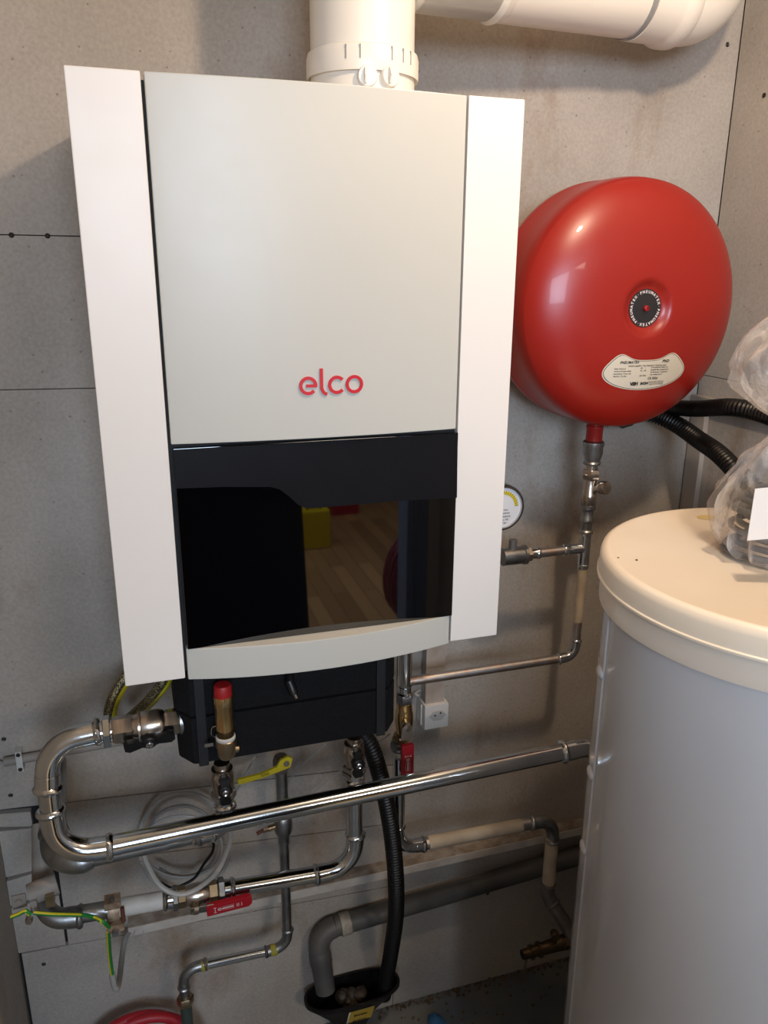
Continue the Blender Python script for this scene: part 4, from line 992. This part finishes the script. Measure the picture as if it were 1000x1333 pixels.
# overlapping jacket seam down the left of the body with two moulded knobs
sa = at(779, 800, .0); 
def body_pt(ang, z, r=TR*.955): return Vector((TX+math.cos(ang)*r, TY+math.sin(ang)*r, z))
dcam = (Vector((CAM.x-TX, CAM.y-TY))); ta = math.atan2(dcam.y, dcam.x); half = math.acos(TR*.955/dcam.length)
sang = ta-half+.30
mb = MB(); rows_ = []
for an, rr_ in ((sang-.105, .0), (sang-.10, .0028), (sang+.0, .0030), (sang+.005, 0)):
    rows_.append([body_pt(an, z, TR*.955+rr_) for z in (ZF+.03, TZ-.085)])
mb.quadgrid(rows_); mb.build('jacket_seam', BODYM, tank)
def find_v(v):
    best = None
    for z in [ZF+i*.004 for i in range(int((TZ-ZF)/.004))]:
        p = body_pt(sang-.05, z); d = p-CAM; y_ = 666.5-F*d.dot(upv)/d.dot(fwd)
        if best is None or abs(y_-v) < best[0]: best = (abs(y_-v), z)
    return best[1]
for v in (874, 1005, 1102):
    c_ = body_pt(sang-.05, find_v(v), TR*.955); n_ = Vector((math.cos(sang-.05), math.sin(sang-.05), 0)); tg = Vector((-n_.y, n_.x, 0))
    mb = MB(); rows_ = []
    for i in range(9):
        ph = i/8*PI/2; rows_.append([c_+n_*(.0025+.006*math.sin(ph))+tg*(.017*math.cos(ph)*math.cos(q))+Vector((0, 0, .009*math.cos(ph)*math.sin(q))) for q in [2*PI*j/20 for j in range(20)]])
    mb.quadgrid(rows_, True); mb.build('knob', BODYM, tank)
# specks and a yellow stain on the lid
mb = MB()
for u, v, s in ((805, 726, .0016), (829, 729, .0020)):
    p = atz(u, v, TZ-.0012); mb.lathe([(s, 0), (s*.6, .0008), (.0002, .001)], p, (0, 0, 1), 7)
mb.build('speck', INK, tank)
p = atz(920, 674, TZ-.0028); mb = MB(); mb.quadgrid([[p+Vector((math.cos(t)*.018*k, math.sin(t)*.012*k, .0012)) for t in [2*PI*i/20 for i in range(20)]] for k in (.01, 1)], True); mb.build('stain', mat('yellow_stain', 'e2cf8e', .5), tank)

# ---------------------------------------------------------------- bag with cables on the lid
def plastic():
    m = bpy.data.materials.new('clear_plastic_film'); m.use_nodes = True; nt = m.node_tree; N = nt.nodes.new; L = nt.links.new
    out = nt.nodes['Material Output']; b = nt.nodes['Principled BSDF']; b.inputs['Base Color'].default_value = (.80, .76, .74, 1); b.inputs['Roughness'].default_value = .18; b.inputs['Specular IOR Level'].default_value = .9
    g_ = N('ShaderNodeNewGeometry')
    n_ = N('ShaderNodeTexNoise'); n_.inputs['Scale'].default_value = 9; n_.inputs['Detail'].default_value = 3; n_.inputs['Distortion'].default_value = 2.5; L(g_.outputs['Position'], n_.inputs['Vector'])
    bp = N('ShaderNodeBump'); bp.inputs['Strength'].default_value = .35; bp.inputs['Distance'].default_value = .01; L(n_.outputs['Fac'], bp.inputs['Height']); L(bp.outputs[0], b.inputs['Normal'])
    tr = N('ShaderNodeBsdfTransparent'); tr.inputs[0].default_value = (.95, .95, .95, 1)
    lw = N('ShaderNodeLayerWeight'); lw.inputs['Blend'].default_value = .22; L(bp.outputs[0], lw.inputs['Normal']); fr_ = N('ShaderNodeMath'); fr_.operation = 'MULTIPLY'; fr_.inputs[1].default_value = .55; L(lw.outputs['Facing'], fr_.inputs[0])
    mp = N('ShaderNodeMapping'); mp.inputs['Rotation'].default_value = (.5, .4, .9); mp.inputs['Scale'].default_value = (30, 30, 4); L(g_.outputs['Position'], mp.inputs[0])
    n5 = N('ShaderNodeTexNoise'); n5.inputs['Scale'].default_value = 1; n5.inputs['Detail'].default_value = 3; n5.inputs['Distortion'].default_value = .8; L(mp.outputs[0], n5.inputs['Vector'])
    r_ = N('ShaderNodeMapRange'); r_.inputs['From Min'].default_value = .5; r_.inputs['From Max'].default_value = .72; r_.inputs['To Min'].default_value = .08; r_.inputs['To Max'].default_value = .50; L(n5.outputs['Fac'], r_.inputs[0])
    ad = N('ShaderNodeMath'); ad.operation = 'ADD'; ad.use_clamp = True; L(fr_.outputs[0], ad.inputs[0]); L(r_.outputs[0], ad.inputs[1])
    mx = N('ShaderNodeMixShader'); L(ad.outputs[0], mx.inputs[0]); L(tr.outputs[0], mx.inputs[1]); L(b.outputs[0], mx.inputs[2]); L(mx.outputs[0], out.inputs[0])
    return m
FILM = plastic()
BYY = -.10
bc = Vector((.962, -.225, TZ-.005))
bag = thing('plastic_bag', 'clear crumpled plastic bag of grey cables lying on the tank lid', 'bag', bc)
bag_prof = [(.020, .001), (.085, .003), (.112, .020), (.125, .055), (.122, .090), (.100, .130), (.070, .165), (.045, .188), (.050, .205), (.088, .225), (.120, .260), (.118, .300), (.080, .345), (.020, .365)]
def bag_mesh(name, prof, c, parent, crease=1.0, seed=0):
    rows_ = []; P_ = smooth([Vector((r, h, 0)) for r, h in prof], 5)
    for k, q in enumerate(P_):
        r, h = q.x, max(q.y, .0008); row = []
        for j in range(84):
            t_ = 2*PI*j/84; d = Vector((math.cos(t_), math.sin(t_), 0)); p = Vector((d.x*r, d.y*r, h))
            nz = abs(noise.noise(Vector((d.x*2.2+seed, d.y*2.2, h*7))))*.55 + abs(noise.noise(Vector((d.x*5+seed+h*12, d.y*5+5, h*9))))*.34
            fold_ = .10*math.sin(t_*9+seed)*max(0, 1-abs(h-.145)/.06)
            rr_ = r*(1-crease*(nz*.55)+fold_)
            wz = noise.noise(Vector((d.x*4, d.y*4+seed, h*9)))*.008*(1 if h > .02 else h/.02)
            row.append(c+Vector((d.x*rr_, d.y*rr_, max(.0008, h+wz))))
        rows_.append(row)
    mb = MB(); mb.quadgrid(rows_, True); return mb.build(name, FILM, parent, angle=50)
bag_mesh('film', bag_prof, bc, bag)
for i in range(9):
    ra = .088-.010*(i % 3); h = .012+.0105*i
    c_ = bc+Vector((.004*math.sin(i), .004*math.cos(i*2), h))
    o = MB().tube([c_+Vector((math.cos(t)*ra*(1+.05*math.sin(3*t+i)), math.sin(t)*ra*.92, .003*math.sin(2*t+.3*i))) for t in [2*PI*j/40 for j in range(41)]], .0048, 8, False).build('coiled_cable', mat('slate_cable', '565b60', .5), None)
    tag(o, ['slate grey cable coil at the bottom inside the plastic bag', 'second cable coil from the bottom inside the plastic bag', 'third cable coil up inside the plastic bag', 'fourth cable coil up inside the plastic bag', 'fifth cable coil up inside the plastic bag', 'sixth cable coil up inside the plastic bag', 'seventh cable coil up inside the plastic bag', 'eighth cable coil up inside the plastic bag', 'topmost cable coil inside the plastic bag'][i], 'cable', 'cable coils in the plastic bag')
ip = at(990, 668, -.30)
card = thing('instruction_card', 'white printed card inside the plastic bag', 'card', ip)
cu_ = Vector((.92, -.36, .12)).normalized(); cv_ = Vector((.10, .10, 1)).normalized()
MB().prism([(-.012, -.036), (.055, -.036), (.055, .034), (-.012, .034)], ip, cu_, cv_, .0012).build('sheet', mat('white_card', 'dedad6', .6), card)
cn = cu_.cross(cv_).normalized(); cn = cn if cn.y < 0 else -cn
mb = MB()
put_text(mb, 'L N', .010, lambda x, y: ip+cn*.0022+cu_*(x+.028)+cv_*(y-.024)); put_text(mb, '230 V', .006, lambda x, y: ip+cn*.0022+cu_*(x+.030)+cv_*(y-.032)); mb.build('print', INK, card)

# ---------------------------------------------------------------- next room, mirrored in the glass
yc_ = thing('tool_case', 'yellow tool case standing on the wooden floor of the next room', 'case', (1.15, -4.0, ZF))
MB().box((1.05, -4.08, ZF), (1.26, -3.95, ZF+.27)).build('shell', mat('yellow_case', 'c8b400', .4), yc_, bevel=.012)
MB().tube(smooth([(1.11, -4.01, ZF+.268), (1.12, -4.01, ZF+.300), (1.19, -4.01, ZF+.300), (1.20, -4.01, ZF+.268)], 6), .008, 8).build('handle', BLACKP, yc_)
rc = thing('storage_box', 'red box on the wooden floor beyond the yellow tool case', 'box', (1.55, -4.75, ZF))
MB().box((1.44, -4.85, ZF), (1.66, -4.66, ZF+.15)).build('body', REDP, rc, bevel=.01)
MB().box((1.435, -4.855, ZF+.12), (1.665, -4.655, ZF+.155)).build('lid', REDP, rc, bevel=.006)
cxx = Vector((1.385, -2.60, ZF+.27)); hpts = []
for i in range(7*24+1):
    t_ = 2*PI*i/24; tr_ = i/24; hpts.append(cxx+Vector((math.cos(t_)*(.13+.012*math.sin(tr_*2)), (tr_-3.5)*.022+.02*math.sin(t_), math.sin(t_)*(.24+.012*math.cos(tr_*3)))))
tag(MB().tube(hpts, .013, 10).build('air_hose', mat('maroon_rubber', '7a3038', .5)), 'maroon hose coil standing on the floor behind the doorway', 'hose')
# the photographer, seen only as a dark shape mirrored in the black glass
def person():
    hx, hy = .35, -1.45
    V = {'pelvis': (hx, hy, -.33), 'waist': (hx, hy, -.18), 'chest': (hx, hy+.01, .03), 'neck': (hx-.01, hy+.03, .21), 'head': (hx-.02, hy+.06, .34), 'crown': (hx-.02, hy+.05, .42),
         'shl': (hx-.17, hy, .15), 'ell': (hx-.24, hy+.14, -.02), 'hal': (hx-.20, hy+.30, .18), 'shr': (hx+.17, hy, .15), 'elr': (hx+.20, hy+.14, -.02), 'har': (hx-.06, hy+.30, .17),
         'hpl': (hx-.10, hy, -.38), 'knl': (hx-.11, hy+.03, -.80), 'anl': (hx-.12, hy, -1.17), 'tol': (hx-.13, hy+.15, -1.23), 'hpr': (hx+.10, hy, -.38), 'knr': (hx+.11, hy+.03, -.80), 'anr': (hx+.12, hy, -1.17), 'tor': (hx+.13, hy+.15, -1.23)}
    R_ = {'pelvis': .15, 'waist': .135, 'chest': .155, 'neck': .058, 'head': .085, 'crown': .07, 'shl': .072, 'ell': .048, 'hal': .034, 'shr': .072, 'elr': .048, 'har': .034,
          'hpl': .095, 'knl': .062, 'anl': .042, 'tol': .030, 'hpr': .095, 'knr': .062, 'anr': .042, 'tor': .030}
    E_ = [('pelvis', 'waist'), ('waist', 'chest'), ('chest', 'neck'), ('neck', 'head'), ('head', 'crown'), ('chest', 'shl'), ('shl', 'ell'), ('ell', 'hal'), ('chest', 'shr'), ('shr', 'elr'), ('elr', 'har'),
          ('pelvis', 'hpl'), ('hpl', 'knl'), ('knl', 'anl'), ('anl', 'tol'), ('pelvis', 'hpr'), ('hpr', 'knr'), ('knr', 'anr'), ('anr', 'tor')]
    K = list(V); me = bpy.data.meshes.new('person'); me.from_pydata([V[k] for k in K], [(K.index(a), K.index(b)) for a, b in E_], [])
    o = bpy.data.objects.new('person', me); C.objects.link(o)
    sk = o.modifiers.new('skin', 'SKIN'); sk.use_smooth_shade = True
    for i, k in enumerate(K):
        me.skin_vertices[0].data[i].radius = (R_[k], R_[k]*(.68 if k in ('chest', 'waist', 'pelvis') else 1)); me.skin_vertices[0].data[i].use_root = (k == 'pelvis')
    ss = o.modifiers.new('sub', 'SUBSURF'); ss.levels = 2; ss.render_levels = 2
    me.materials.append(mat('navy_workwear', '0b0d16', .85))
    coat = MB(); rows_ = []
    for z, a, b2 in ((.21, .07, .07), (.17, .20, .10), (.05, .235, .135), (-.15, .225, .14), (-.45, .235, .15), (-.90, .25, .16), (-.905, .20, .12)):
        rows_.append([Vector((hx-.02+math.cos(t)*a, hy+.02+math.sin(t)*b2, z)) for t in [2*PI*i/32 for i in range(32)]])
    coat.quadgrid(rows_, True); coat.build('coat', mat('navy_workwear', '0b0d16', .85), o)
    tag(o, 'person in dark work clothes mirrored as a dark shape in the black glass', 'person')
person()
